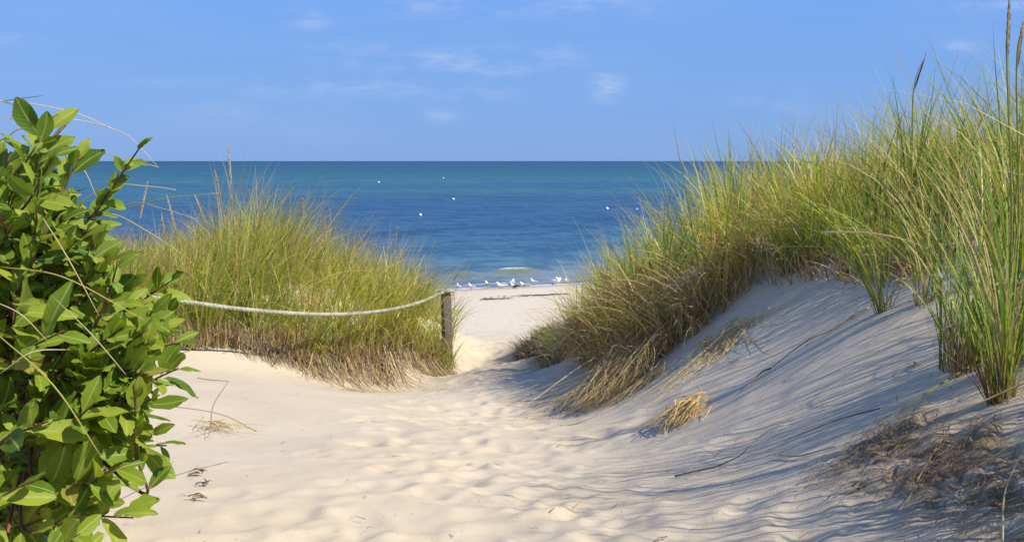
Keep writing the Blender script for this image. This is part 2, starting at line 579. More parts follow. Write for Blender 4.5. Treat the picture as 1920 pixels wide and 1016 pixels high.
xs = axis((-700, -100, 60), (-100, -20, 8), (-20, -5, .6), (-5, -2.2, .09), (-2.2, 2.4, .022), (2.4, 5, .09), (5, 20, .6), (20, 100, 8), (100, 760, 60))
ys = axis((-60, -4, 6), (-4, 1.8, .25), (1.8, 7.5, .022), (7.5, 14, .045), (14, 24, .12), (24, 58, .5), (58, 140, 6), (140, 401, 40))
X, Y, Q = grid(xs, ys)
Z = ground_h(X, Y)
for (px, py, r, d, th, el) in PRINTS:
    ix = np.searchsorted(xs, [px - 4 * r, px + 4 * r]); iy = np.searchsorted(ys, [py - 4 * r, py + 4 * r])
    sl = (slice(iy[0], iy[1]), slice(ix[0], ix[1]))
    dx, dyy = X[sl] - px, Y[sl] - py
    a = (dx * math.cos(th) + dyy * math.sin(th)) / (r * el); b = (-dx * math.sin(th) + dyy * math.cos(th)) / r
    q = np.sqrt(a * a + b * b)
    Z[sl] += d * (-1.15 * np.clip(1 - q ** 2, 0, 1) * (1 + .35 * a) + .5 * np.exp(-((q - 1.18) / .24) ** 2) * (1 + .5 * np.sin(a * 5 + px * 40)))
# dark, rooty soil patch low on the right dune: a stain plus crumbly relief
soil = np.zeros_like(Z)
for (u, v, Yd, ru, k) in [(1660, 800, 3.25, .16, .9), (1760, 850, 2.95, .20, 1.0), (1840, 880, 2.7, .17, .9), (1700, 760, 3.4, .12, .8), (1800, 790, 3.0, .16, .8),
                          (1905, 860, 2.7, .16, .7), (1600, 840, 3.2, .12, .6), (1910, 990, 2.4, .08, .7)]:
    c = P(u, v, Yd)
    soil = np.maximum(soil, k * np.exp(-(((X - c[0]) ** 2 + ((Y - c[1]) * .75) ** 2) / ru ** 2)))
c = P(1010, 630, 12.4)
soil = np.maximum(soil, .9 * np.exp(-(((X - c[0] - .15) / .42) ** 2 + ((Y - c[1]) / 1.5) ** 2)))
soil = np.clip(soil * 1.3, 0, 1)
Z += soil * (.034 * fbm(X * 9, Y * 9, 3) + .03 * fbm(X * 26, Y * 26, 2))
me = mesh_np('ground', np.stack([X, Y, Z], -1).reshape(-1, 3), Q)
a = me.attributes.new('soil', 'FLOAT', 'POINT'); a.data.foreach_set('value', soil.ravel().astype(np.float32))
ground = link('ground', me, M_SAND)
tag(ground, 'pale trampled beach sand of the path, dunes and shore', kind='structure')


def gz(x, y):
    return ground_h(np.asarray(x, float), np.asarray(y, float))


# ------------------------------------------------------------------ sea
xs = axis((-30000, -3000, 3000), (-3000, -200, 200), (-200, -24, 8), (-24, 24, .3), (24, 200, 8), (200, 3000, 200), (3000, 30001, 3000))
ys = axis((20, 40, 4), (40, 76, .14), (76, 140, .8), (140, 400, 20), (400, 3000, 200), (3000, 40001, 3700))
X, Y, Q = grid(xs, ys)
E = Y - .4 * np.clip(X, -60, 60)
near = (1 - sstep(np.abs(X), 20, 40)) * (1 - sstep(Y, 90, 140))
wob = fbm(X * .13, Y * .05, 2) * 1.6
Zs = SEA_Z + near * (.05 * np.sin((E + wob) * 2 * math.pi / 3.1) * sstep(E, 50, 56) + .05 * fbm(X * .35, E * 1.2, 3) * sstep(E, 50, 55))
crest = np.exp(-((E + wob * .3 - 57.6) / .55) ** 2)
amp = np.exp(-((X + 2.5) / .75) ** 2) * .8 + np.exp(-((X - .15) / 1.25) ** 4) + .5 * np.exp(-((X - 6) / 1.2) ** 2) + .4 * np.exp(-((X + 8) / 1.5) ** 2)
Zs += .24 * crest * np.clip(amp, 0, 1)
weed = np.exp(-((E + wob * .3 - 57.0) / 1.1) ** 2) * np.clip(amp, 0, 1) * .95
weed = np.maximum(weed, .45 * np.exp(-((E + wob * .3 - 53.6) / .5) ** 2) * sstep(fbm(X * .3, Y * .1, 2), -.1, .3))
foam = np.exp(-((E + wob * .3 - 57.5) / .22) ** 2) * np.exp(-((X - .1) / .7) ** 4) * .62
edge = 50.75 + .25 * fbm(X * .8, X * .1, 2)
foam = np.maximum(foam, .9 * np.exp(-((E - edge) / .16) ** 2) * sstep(fbm(X * .5 + 9, X * .07, 2), -.25, .1) * (np.abs(X) < 24))
foam = np.maximum(foam, .5 * np.exp(-((E + wob * .2 - 52.4) / .14) ** 2) * sstep(fbm(X * .6 + 3, X * .02, 2), .0, .3) * (np.abs(X) < 24))
me = mesh_np('sea', np.stack([X, Y, Zs], -1).reshape(-1, 3), Q)
for nm, arr in (('foam', foam), ('weed', weed)):
    a = me.attributes.new(nm, 'FLOAT', 'POINT'); a.data.foreach_set('value', np.clip(arr, 0, 1).ravel().astype(np.float32))
sea = link('sea', me, M_SEA)
tag(sea, 'blue and teal sea with small ripples reaching the horizon', kind='structure')

# ------------------------------------------------------------------ grass blades
GREENS = np.array([(.075, .17, .014), (.13, .25, .018), (.22, .34, .025), (.34, .42, .035), (.46, .46, .06)])
STRAWS = np.array([(.60, .46, .18), (.52, .37, .13), (.38, .24, .085), (.68, .56, .29)])
GOLD = np.array([(.62, .44, .17), (.55, .36, .12), (.68, .52, .25), (.45, .28, .09)])
DEAD = np.array([(.30, .22, .14), (.22, .155, .095), (.38, .29, .18), (.155, .115, .08)])


def pick(pal, r):
    f = np.clip(r, 0, .9999) * (len(pal) - 1)
    i = f.astype(int)
    return pal[i] + (pal[np.minimum(i + 1, len(pal) - 1)] - pal[i]) * (f - i)[:, None]


def blades(base, az, lean, bend, length, width, colA, colB, tipd, based=.6, seg=6, power=1.4, wig=.25, g=rng, basecol=(.30, .22, .11)):
    """ribbons: each blade one strip, colA body colour, colB dry colour taking over at the tip by tipd"""
    n = len(base)
    tt = np.linspace(0, 1, seg + 1)
    theta = lean[:, None] + bend[:, None] * tt[None] ** power
    kink = (g.random(n) < .09) * g.uniform(.7, 1.9, n)          # broken, folded-over blades
    theta = theta + kink[:, None] * (tt[None] > g.uniform(.4, .8, n)[:, None])
    azz = az[:, None] + (g.normal(0, wig, n)[:, None]) * tt[None] ** 2
    ds = (length / seg)[:, None]
    thm = (theta[:, 1:] + theta[:, :-1]) / 2
    azm = (azz[:, 1:] + azz[:, :-1]) / 2
    st = np.stack([np.sin(thm) * np.cos(azm), np.sin(thm) * np.sin(azm), np.cos(thm)], -1) * ds[..., None]
    pts = base[:, None] + np.concatenate([np.zeros((n, 1, 3)), np.cumsum(st, 1)], 1)
    perp = np.stack([-np.sin(az), np.cos(az), np.zeros(n)], -1)
    nrm = np.stack([np.cos(az) * np.cos(lean), np.sin(az) * np.cos(lean), -np.sin(lean)], -1)
    roll = g.uniform(-.9, .9, n)[:, None]
    side = np.cos(roll) * perp + np.sin(roll) * nrm
    wt = (1 - tt ** 2.2) * .93 + .07
    wt[0] = .8
    off = side[:, None] * (width[:, None] * wt[None] * .5)[..., None]
    V = np.stack([pts - off, pts + off], 2).reshape(-1, 3)                # n,(seg+1),2
    k = np.arange(n)[:, None] * (seg + 1) * 2 + np.arange(seg)[None] * 2
    Q = np.stack([k, k + 1, k + 3, k + 2], -1).reshape(-1, 4)
    d = np.clip(tipd[:, None] * tt[None] ** 2.5, 0, 1)[..., None]
    C = colA[:, None] * (1 - d) + colB[:, None] * d
    bb = (np.clip(1 - tt / .22, 0, 1) * based)[None, :, None]
    C = C * (1 - bb) + np.array(basecol)[None, None] * bb
    C = np.repeat(C[:, :, None], 2, 2).reshape(-1, 3)
    return V, Q, C


def tuft_blades(cent, nb, L, g, radius=.05, spread=.22, bias=(0, 0), width=.005, dry=.22, bend=(.25, 1.3), seg=6, tipd=.6, tint=.5, tintv=.22, based=.6, sink=.02, basecol=(.30, .22, .11)):
    """cent (N,3) tuft centres; L per tuft; returns the ribbons of all of them"""
    N = len(cent)
    nb = np.broadcast_to(np.asarray(nb), (N,)).astype(int)
    idx = np.repeat(np.arange(N), nb)
    n = len(idx)
    ro = radius * np.sqrt(g.random(n)); an = g.uniform(0, 2 * math.pi, n)
    b = cent[idx].copy()
    b[:, 0] += ro * np.cos(an); b[:, 1] += ro * np.sin(an); b[:, 2] -= sink
    lean = np.abs(g.normal(0, spread, n)) + .02
    az = np.where(g.random(n) < .65, an + g.normal(0, .7, n), g.uniform(0, 2 * math.pi, n))
    vx = np.sin(lean) * np.cos(az) + bias[0] * g.uniform(.4, 1.4, n); vy = np.sin(lean) * np.sin(az) + bias[1] * g.uniform(.4, 1.4, n)
    az = np.arctan2(vy, vx); lean = np.arcsin(np.clip(np.hypot(vx, vy), 0, .97))
    Lb = np.broadcast_to(np.asarray(L, float), (N,))[idx] * (1.08 - .62 * g.random(n) ** 1.6)
    be = g.uniform(bend[0], bend[1], n) + (g.random(n) < .10) * g.uniform(.5, 1.3, n)
    w = width * g.uniform(.6, 1.3, n)
    ti = np.clip(np.broadcast_to(np.asarray(tint, float), (N,))[idx] + g.normal(0, tintv, n), 0, 1)
    isdry = g.random(n) < np.broadcast_to(np.asarray(dry, float), (N,))[idx]
    A = pick(GREENS, ti); B = pick(STRAWS, g.random(n))
    A = np.where(isdry[:, None], B, A)
    return blades(b, az, lean, be, Lb, w, A, B, g.uniform(0, tipd, n) + (g.random(n) < .2) * .5, seg=seg, g=g, based=based, basecol=basecol)


def inpoly(x, y, poly):
    r = np.zeros(len(x), bool)
    n = len(poly)
    for i in range(n):
        x1, y1 = poly[i]; x2, y2 = poly[(i + 1) % n]
        c = ((y1 > y) != (y2 > y)) & (x < (x2 - x1) * (y - y1) / (y2 - y1 + 1e-12) + x1)
        r ^= c
    return r


def scatter(poly, dens, g):
    p = np.array(poly)
    lo, hi = p.min(0), p.max(0)
    n = int(dens * np.prod(hi - lo))
    x = g.uniform(lo[0], hi[0], n); y = g.uniform(lo[1], hi[1], n)
    k = inpoly(x, y, poly)
    return x[k], y[k]


def u_of(x, y):
    return 960 + x / y * F


def want_len(x, y, z, us, vs, lo, hi):
    """blade length that lifts the grass top to the height its place on the bank has"""
    vt = np.interp(u_of(x, np.maximum(y, 2.0)), us, vs)
    return np.clip(((302 - vt) / F * y - z) / .86, lo, hi)


# left bank
g = np.random.default_rng(21)
polyL = [(-9, 8.9), (-4.2, 9.2), (-2.75, 9.42), (-2.30, 9.78), (-1.85, 10.08), (-1.36, 11.3), (-.97, 12.5), (-.78, 13.6), (-.95, 15.5), (-1.8, 18), (-4, 19.5), (-9, 19)]
x, y = scatter(polyL, 17, g)
k = (g.random(len(x)) < np.where(y > 13.5, .55, 1) * np.where(x < -6, .5, 1)) & ((fbm(x * 2.1, y * 2.1, 2) > -.30) | (y < 12))
x, y = x[k], y[k]
z = gz(x, y)
usL = [-200, 180, 250, 340, 400, 440, 500, 560, 610, 680, 740, 790, 830, 870]
vsL = [430, 440, 452, 440, 392, 360, 362, 385, 425, 462, 478, 500, 540, 600]
L = want_len(x, y, z, usL, vsL, .35, 1.15) * g.uniform(.68, 1.12, len(x))
tint = np.clip(.72 + .8 * fbm(x * .9, y * .9, 2) + .1 * (u_of(x, y) > 600), .1, 1)
parts = [tuft_blades(np.c_[x, y, z], g.integers(20, 36, len(x)), L, g, radius=.10, spread=.27, bias=(.15, -.05), width=.0105, dry=.24, bend=(.05, 1.5), tint=tint, tintv=.28, tipd=.55)]
band = [(-4.2, 9.2), (-2.75, 9.40), (-2.30, 9.76), (-1.85, 10.05), (-1.36, 11.25), (-.95, 12.45), (-.76, 13.1), (-1.05, 13.3), (-1.7, 11.9), (-2.2, 10.75), (-2.6, 10.2), (-4.2, 9.9)]
xf, yf = scatter(band, 42, g)
zf = gz(xf, yf)
xe, ye = scatter([(-2.5, 9.85), (-1.95, 10.1), (-1.45, 11.2), (-1.2, 12.2), (-1.7, 13), (-2.6, 11.6)], 24, g)
xf, yf = np.r_[xf, xe], np.r_[yf, ye]
xf = np.r_[xf, -.84, -.80, -.76, -.90, -.78, -.86, -.80]; yf = np.r_[yf, 12.55, 12.75, 12.80, 12.4, 12.6, 12.68, 12.5]; zf = gz(xf, yf)
parts.append(tuft_blades(np.c_[xf, yf, zf], g.integers(12, 22, len(xf)), g.uniform(.32, .6, len(xf)), g, radius=.09, spread=.34, bias=(.10, -.16), width=.0088, dry=.22, bend=(.2, 1.9),
                         tint=np.clip(.7 + .6 * fbm(xf * 1.5, yf, 2), .1, 1), tintv=.25, tipd=.5))
# wispy pale tips standing above the mass
xw, yw = scatter(polyL, 26, g)
zw = gz(xw, yw)
Lw = want_len(xw, yw, zw, usL, vsL, .35, 1.15) * g.uniform(1.0, 1.45, len(xw))
parts.append(tuft_blades(np.c_[xw, yw, zw], 3, Lw, g, radius=.1, spread=.2, bias=(.2, 0), width=.0065, dry=.75, bend=(.2, 1.0), tipd=1.0, tint=.8))
V, Q, C = join_np(parts)
o = link('grass', mesh_np('grass', V, Q, col=C), M_GRASS)
tag(o, 'dense green and yellow beach grass topping the left bank behind the rope', 'grass', kind='stuff')

# (the skirt follows)
# dry skirt on the eroded face of the left bank
g = np.random.default_rng(22)
edge = np.array([(-4.6, 9.0), (-3.3, 9.05), (-2.72, 9.15), (-2.38, 9.45), (-1.92, 9.8), (-1.66, 10.3), (-1.42, 10.95), (-1.05, 11.9), (-.72, 12.85)])
el = np.r_[0, np.cumsum(np.hypot(*np.diff(edge, axis=0).T))]


def along(s):
    return np.c_[np.interp(s, el, edge[:, 0]), np.interp(s, el, edge[:, 1])]


n = 6200
s = g.uniform(el[0], el[-1], n)
e = along(s)
back = np.abs(g.normal(.14, .22, n))
xb, yb = e[:, 0] - .35 * back, e[:, 1] + back * .95
kk = (fbm(s * 2.2, s * .3, 2) > -.28 - .5 * (back > .25)) | (s > el[3])
xb, yb, s = xb[kk], yb[kk], s[kk]
n = len(xb)
zb = gz(xb, yb)
hgt = np.interp(s, el, [.25, .3, .28, .33, .44, .46, .44, .42, .42]) * g.uniform(.4, 1.1, n) * np.clip(1.05 - 1.1 * back[kk], .3, 1)
cA = np.where((g.random(n) < .55)[:, None], pick(STRAWS, g.random(n)), pick(DEAD, g.random(n))) * g.uniform(.45, 1.0, n)[:, None]
p1 = blades(np.c_[xb, yb, zb - .03], g.uniform(0, 6.28, n), np.abs(g.normal(0, .32, n)), g.normal(.1, .6, n), hgt, g.uniform(.005, .012, n), cA, cA, np.zeros(n), based=.0, seg=4, g=g)
# roots and straw trailing down the sand towards the path
n = 750
s = g.uniform(el[3], el[-1], n)
cl_ = .5 + .5 * np.sin(s * 9 + 2 * np.sin(s * 3.7))
e = along(s) + np.c_[g.normal(0, .05, n), g.normal(.0, .10, n)]
Lr = g.uniform(.15, .75, n) * (.3 + .9 * cl_ ** 2)
ang = g.normal(-1.1, .35, n)
ta = np.linspace(0, 1, 6)
parts = [p1]
pts = e[:, None] + (Lr[:, None] * ta[None])[..., None] * np.stack([np.cos(ang[:, None] + .3 * g.normal(0, 1, n)[:, None] * ta), np.sin(ang[:, None] + .3 * g.normal(0, 1, n)[:, None] * ta)], -1)
lift = g.uniform(.04, .18, n)[:, None] * (1 - ta[None]) ** 1.5 + .006
zz = gz(pts[..., 0], pts[..., 1]) + lift
P3 = np.concatenate([pts, zz[..., None]], -1)


def strips(P3, w, col, up=(0, -.5, .86)):
    """flat ribbons along given 3D polylines P3 (n,k,3)"""
    n, kk = P3.shape[:2]
    T = np.gradient(P3, axis=1)
    sd = np.cross(T, np.array(up)[None, None])
    sd /= np.linalg.norm(sd, axis=-1, keepdims=True) + 1e-9
    tp = np.linspace(1, .25, kk)[None, :, None]
    off = sd * (w[:, None, None] * .5) * tp
    V = np.stack([P3 - off, P3 + off], 2).reshape(-1, 3)
    k = np.arange(n)[:, None] * kk * 2 + np.arange(kk - 1)[None] * 2
    Q = np.stack([k, k + 1, k + 3, k + 2], -1).reshape(-1, 4)
    return V, Q, np.repeat(col, kk * 2, axis=0)


cA = np.where((g.random(n) < .6)[:, None], pick(DEAD, g.random(n)), pick(STRAWS, g.random(n)))
parts.append(strips(P3, g.uniform(.005, .012, n), cA * g.uniform(.35, .85, n)[:, None]))
V, Q, C = join_np(parts)
o = link('dry_grass', mesh_np('dry_grass', V, Q, col=C), M_STRAW)
tag(o, 'fringe of dead brown grass stems and roots hanging on the left bank face', 'dry grass', kind='stuff')

# right dune
g = np.random.default_rng(23)
polyR = [(.98, 13.4), (.84, 11.6), (.72, 9.9), (.82, 8.7), (1.05, 8.05), (1.42, 7.75), (1.62, 7.7), (1.80, 6.95), (2.02, 6.3), (2.06, 5.3), (2.0, 4.75), (1.86, 4.2), (1.9, 3.6), (2.1, 2.4),
         (2.2, 1.0), (2.5, -1.4), (4.6, -1.6), (6, 3), (8, 12), (5, 15), (2.5, 16), (.7, 15)]
x, y = scatter(polyR, 14, g)
k = g.random(len(x)) < np.where(y > 12, .6, 1) * np.where(x > .62 * y + 2.2, .6, 1)
k &= fbm(x * 2.3 + 3, y * 2.3, 2) > np.where((y > 3.6) & (y < 8.5), -.45, -.24)
x, y = x[k], y[k]
xo, yo = scatter([(1.98, 3.9), (1.78, 2.7), (1.62, 1.4), (1.7, -.4), (2.0, -2.2), (4.2, -2.2), (4.2, 3.9)], 15, g)
ko = fbm(xo * 1.7, yo * 1.7 + 8, 2) > .04
xq, yq = scatter([(1.62, 2.75), (1.36, 2.1), (1.3, 1.2), (1.9, 1.0), (2.1, 2.9)], 30, g)
x, y = np.r_[x, xo[ko], xq], np.r_[y, yo[ko], yq]
z = gz(x, y)
usR = [960, 1050, 1080, 1150, 1220, 1270, 1310, 1370, 1450, 1550, 1620, 1700, 1780, 1850, 1920, 2400]
vsR = [640, 560, 500, 470, 405, 350, 300, 270, 262, 242, 215, 182, 165, 148, 125, 90]
L = want_len(x, y, z, usR, vsR, .4, 1.15) * g.uniform(.66, 1.12, len(x))
tint = np.clip(.30 + .9 * fbm(x * .8, y * .8, 2) + .34 * (y > 6.8), .03, 1)
near = y < 6
parts = []
for sel, nbr, w, bias in ((near, (16, 32), .0084, (.0, .02)), (~near & (y < 10), (18, 34), .0098, (-.03, -.04)), (y >= 10, (18, 30), .0105, (-.12, -.06))):
    parts.append(tuft_blades(np.c_[x, y, z][sel], g.integers(nbr[0], nbr[1], sel.sum()), L[sel], g, radius=.065, spread=.24, bias=bias, width=w, dry=.2, bend=(.05, 1.5), tint=tint[sel], tintv=.27, tipd=.55))
xw, yw = scatter(polyR, 14, g)
zw = gz(xw, yw)
Lw = want_len(xw, yw, zw, usR, vsR, .4, 1.0) * g.uniform(1.0, 1.35, len(xw))
parts.append(tuft_blades(np.c_[xw, yw, zw], 3, Lw, g, radius=.1, spread=.18, bias=(.08, 0), width=.005, dry=.75, bend=(.2, 1.1), tipd=1.0, tint=.8))
V, Q, C = join_np(parts)
o = link('grass', mesh_np('grass', V, Q, col=C), M_GRASS)
tag(o, 'tall green beach grass covering the crest of the right dune', 'grass', kind='stuff')

# dead thatch along the foot of the right grass, drooping over the sand
g = np.random.default_rng(24)
edge = np.array([(.10, 13.3), (.30, 11.6), (.47, 9.6), (.62, 8.2), (.92, 7.6), (1.36, 7.35), (1.70, 7.3), (1.92, 6.3), (1.97, 5.2)])
el = np.r_[0, np.cumsum(np.hypot(*np.diff(edge, axis=0).T))]
n = 6500
s = g.uniform(0, el[-1], n)
s = np.where(g.random(n) < .4, g.uniform(el[2], el[5], n), s)
e = along(s)
back = g.uniform(-.12, .55, n)
xb, yb = e[:, 0] + .75 * back, e[:, 1] + back * .7
zb = gz(xb, yb)
hgt = g.uniform(.16, .58, n) * np.interp(s, el, [.35, .45, .75, 1, 1, .9, .6, .5, .45])
az = g.normal(-2.35, .8, n)
dark = np.interp(s, el, [.95, .8, .45, .25, .22, .28, .4, .5, .6])
cA = np.where((g.random(n) < dark)[:, None], pick(DEAD, g.random(n)) * np.interp(s, el, [.45, .5, .8, 1, 1, 1, 1, 1, 1])[:, None], pick(STRAWS, g.random(n)))
p1 = blades(np.c_[xb, yb, zb - .01], az, np.abs(g.normal(.35, .3, n)), g.uniform(.3, 2.3, n), hgt, g.uniform(.005, .012, n), cA, cA, np.zeros(n), based=0, seg=5, g=g)
n = 900
s = g.uniform(el[1] + .6, el[-1], n)
e = along(s)
cB = pick(GREENS, g.uniform(.4, 1, n)); cS = pick(STRAWS, g.random(n))
p2 = blades(np.c_[e[:, 0] + .1, e[:, 1] + .1, gz(e[:, 0] + .1, e[:, 1] + .1) - .02], g.normal(-2.3, .8, n), g.uniform(.2, .6, n), g.uniform(.7, 1.7, n),
            g.uniform(.35, .75, n), g.uniform(.004, .007, n), cB, cS, g.uniform(0, .8, n), seg=7, g=g)
n = 520
s = g.uniform(el[2], el[6] + .5, n)
e = along(s)
bk = g.uniform(0, .6, n)
cS = pick(STRAWS, g.random(n))
p4 = blades(np.c_[e[:, 0] + .7 * bk, e[:, 1] + .7 * bk, gz(e[:, 0] + .7 * bk, e[:, 1] + .7 * bk)], g.normal(-2.5, .9, n), g.uniform(.3, .9, n), g.uniform(.6, 1.6, n),
            g.uniform(.35, .85, n), g.uniform(.005, .009, n), cS, cS, np.zeros(n), based=0, seg=8, g=g)
# dark dead roots and stems clinging to the eroded tip
n = 2600
s = g.uniform(-.1, el[2] - .3, n)
e = along(s)
back = g.uniform(-.05, .75, n) * np.interp(s, [0, el[1], el[2]], [.55, 1, .8])
xb, yb = e[:, 0] + .95 * back, e[:, 1] + .3 * back
cD = pick(DEAD, g.random(n)) * g.uniform(.3, .8, n)[:, None]
p3 = blades(np.c_[xb, yb, gz(xb, yb) - .01], g.normal(-2.5, .6, n), g.uniform(.2, .9, n), g.uniform(.2, 1.3, n), g.uniform(.08, .3, n), g.uniform(.006, .012, n), cD, cD, np.zeros(n), based=0, seg=4, g=g)
V, Q, C = join_np([p1, p2, p3, p4])
o = link('dry_grass', mesh_np('dry_grass', V, Q, col=C), M_STRAW)
tag(o, 'matted dead grass drooping over the foot of the right dune', 'dry grass', kind='stuff')

# ------------------------------------------------------------------ separate tufts on the right dune
def tuft(name, uvY, nb, L, label, seed, group=None, dry=.2, spread=.2, bias=(0, 0), width=.005, tint=.35, radius=.05, bend=(.2, 1.2), redbase=0, cat='grass tuft', mat=None, stub=14):
    g = np.random.default_rng(seed)
    c = P(*uvY)
    zc = float(gz(c[0], c[1]))
    root = empty(name, (c[0], c[1], zc))
    tag(root, label, cat, group)
    V, Q, C = tuft_blades(np.zeros((1, 3)), nb, L, g, radius=radius, spread=spread, bias=bias, width=width, dry=dry, bend=bend, tint=tint, seg=8, tipd=.6, based=.8,
                          basecol=(.21, .115, .045) if redbase else (.30, .2, .1))
    link('blades', mesh_np('blades', V, Q, col=C), mat or M_GRASS, root)
    if stub:
        n = stub
        an = g.uniform(0, 6.28, n); r = radius * np.sqrt(g.random(n)) * 1.1
        cA = pick(DEAD, g.random(n)) if not redbase else np.where((g.random(n) < .5)[:, None], pick(DEAD, g.random(n)), np.array([[.17, .085, .035]]) * g.uniform(.5, 1.2, n)[:, None])
        V, Q, C = blades(np.c_[r * np.cos(an), r * np.sin(an), np.full(n, -.03)], an, g.uniform(.05, .55, n), g.uniform(-.1, .5, n), L * g.uniform(.10, .36, n), g.uniform(.004, .008, n), cA, cA, np.zeros(n), based=0, seg=3, g=g)
        link('dead_sheaths', mesh_np('dead_sheaths', V, Q, col=C), M_STRAW, root)
    return root


GT = 'separate grass tufts on the right dune sand'
tuft('grass_tuft', (1878, 752, 3.2), 64, .95, 'big green grass tuft with red stems, nearest of the right dune', 31, GT, spread=.17, bias=(-.05, .05), redbase=1, radius=.035, width=.0056, stub=26)
tuft('grass_tuft', (1815, 660, 3.75), 90, .95, 'wide dense tuft with brown dead sheaths behind the nearest red stemmed tuft', 32, GT, spread=.16, bias=(.02, 0), radius=.10, dry=.28, redbase=1, width=.0054, stub=46)
tuft('grass_tuft', (1655, 590, 4.8), 34, .72, 'slanting narrow tuft standing alone on shaded sand', 33, GT, spread=.15, bias=(-.26, .02), radius=.025, width=.0062)
tuft('grass_tuft', (1480, 500, 7.0), 44, .70, 'small upright tuft at the left end of the bare crest sand', 34, GT, spread=.18, radius=.05, width=.006)
tuft('grass_tuft', (1735, 560, 4.6), 26, .62, 'thin sparse tuft between the slanting tuft and the wide dense tuft', 35, GT, spread=.25, radius=.04, dry=.3)
tuft('grass_tuft', (1915, 660, 3.5), 70, 1.0, 'tall tuft cut by the right edge of the picture', 36, GT, spread=.15, bias=(-.02, 0), radius=.07, redbase=1, width=.0054, stub=26)
tuft('grass_tuft', (1590, 512, 6.2), 40, .74, 'green tuft on the crest behind the slanting tuft', 37, GT, spread=.2, radius=.05, bias=(-.06, 0))


# dry straw bundles lying on the right sand
def straw_bundle(name, pts, n, L, w, label, seed, cat, pal=STRAWS, flare=.25, lift=.06, arch=.04):
    """loose bundle of straws combed along a line of photograph points; every straw is bent over the sand"""
    g = np.random.default_rng(seed)
    A, B = P(*pts[0]), P(*pts[1])
    A[2] = gz(A[0], A[1]); B[2] = gz(B[0], B[1])
    root = empty(name, tuple(A))
    tag(root, label, cat)
    d = (B - A)[:2]
    q = np.linspace(0, 1, 6)
    st = g.uniform(-.15, .35, n); ln = g.uniform(.45, 1.05, n)
    s = st[:, None] + ln[:, None] * q[None]
    perp = np.array([-d[1], d[0]]) / np.linalg.norm(d)
    o0 = g.normal(0, w, n)
    o1 = (g.normal(0, flare, n) + (g.random(n) < .25) * g.normal(0, .5, n)) * np.linalg.norm(d)
    xy = A[None, None, :2] + s[..., None] * d[None, None] + (o0[:, None] + o1[:, None] * q[None] ** 1.5)[..., None] * perp[None, None]
    curl = (g.normal(0, .12, n) * np.linalg.norm(d))[:, None] * np.sin(q[None] * g.uniform(2, 5, n)[:, None] + g.uniform(0, 6, n)[:, None])
    xy = xy + curl[..., None] * perp[None, None]
    z = gz(xy[..., 0], xy[..., 1]) + g.uniform(.004, lift, n)[:, None] * (1 - .5 * q[None]) + arch * g.random(n)[:, None] * np.sin(q * math.pi)[None]
    P3 = np.concatenate([xy, z[..., None]], -1) - A[None, None]
    V, Q, C = strips(P3, g.uniform(.004, .010, n), pick(pal, g.random(n)) * g.uniform(.65, 1.1, n)[:, None])
    link('straw', mesh_np('straw', V, Q, col=C), M_STRAW, root)
    return root


straw_bundle('straw_bundle', [(1205, 650, 7.7), (1112, 768, 7.15)], 420, .5, .10, 'long golden bundle of dead grass combed down the dune foot', 41, 'dead grass', flare=.16, lift=.2, arch=.10, pal=GOLD)
straw_bundle('straw_bundle', [(1306, 762, 5.05), (1246, 805, 4.95)], 110, .2, .045, 'short straw coloured clump alone on the shaded slope', 42, 'dead grass', pal=GOLD, flare=.25, lift=.09, arch=.04)
straw_bundle('straw_bundle', [(1225, 690, 7.2), (1170, 760, 6.75)], 90, .2, .03, 'small tan straw wisp beside the long golden bundle', 43, 'dead grass', flare=.3, lift=.05, arch=.02)
straw_bundle('straw_bundle', [(1320, 600, 6.9), (1425, 635, 6.1)], 60, .2, .03, 'flat straw wisp trailing across the upper slope sand', 44, 'dead grass', flare=.22, lift=.04, arch=.02)
straw_bundle('straw_bundle', [(1400, 610, 6.5), (1260, 715, 5.8)], 26, .2, .04, 'sparse line of broken straw on the pale slope', 45, 'dead grass', flare=.2, lift=.012, arch=.0)
straw_bundle('straw_bundle', [(385, 800, 5.6), (455, 815, 5.4)], 20, .2, .02, 'little orange dried sprout on the sand near the shrub', 46, 'dead grass', flare=.35, lift=.05, arch=.04)
straw_bundle('straw_bundle', [(640, 695, 9.3), (675, 742, 8.6)], 22, .2, .03, 'sparse straw sprig in the sand below the dead fringe', 47, 'dead grass', flare=.3, lift=.03, arch=.02)


# single bent stems
def stem(name, pts, w, colA, colB, label, cat='grass stalk', parent=None, group=None, clear=None):
    p = bez([P(*q) for q in pts], 20)
    if clear is not None:
        zg = gz(p[:, 0], p[:, 1]) + clear
        p[:, 2] = np.maximum(p[:, 2], zg)
    V, Q = tube(p - p[0], w * .5 * np.linspace(1, .35, len(p)), 5)
    tt = np.repeat(np.linspace(0, 1, len(p) + 2), 5)[:, None]
    C = np.array(colA)[None] * (1 - tt) + np.array(colB)[None] * tt
    o = link(name, mesh_np(name, V, Q, col=C), M_GRASS, parent, tuple(p[0]))
    if parent is None:
        tag(o, label, cat, group)
    return o


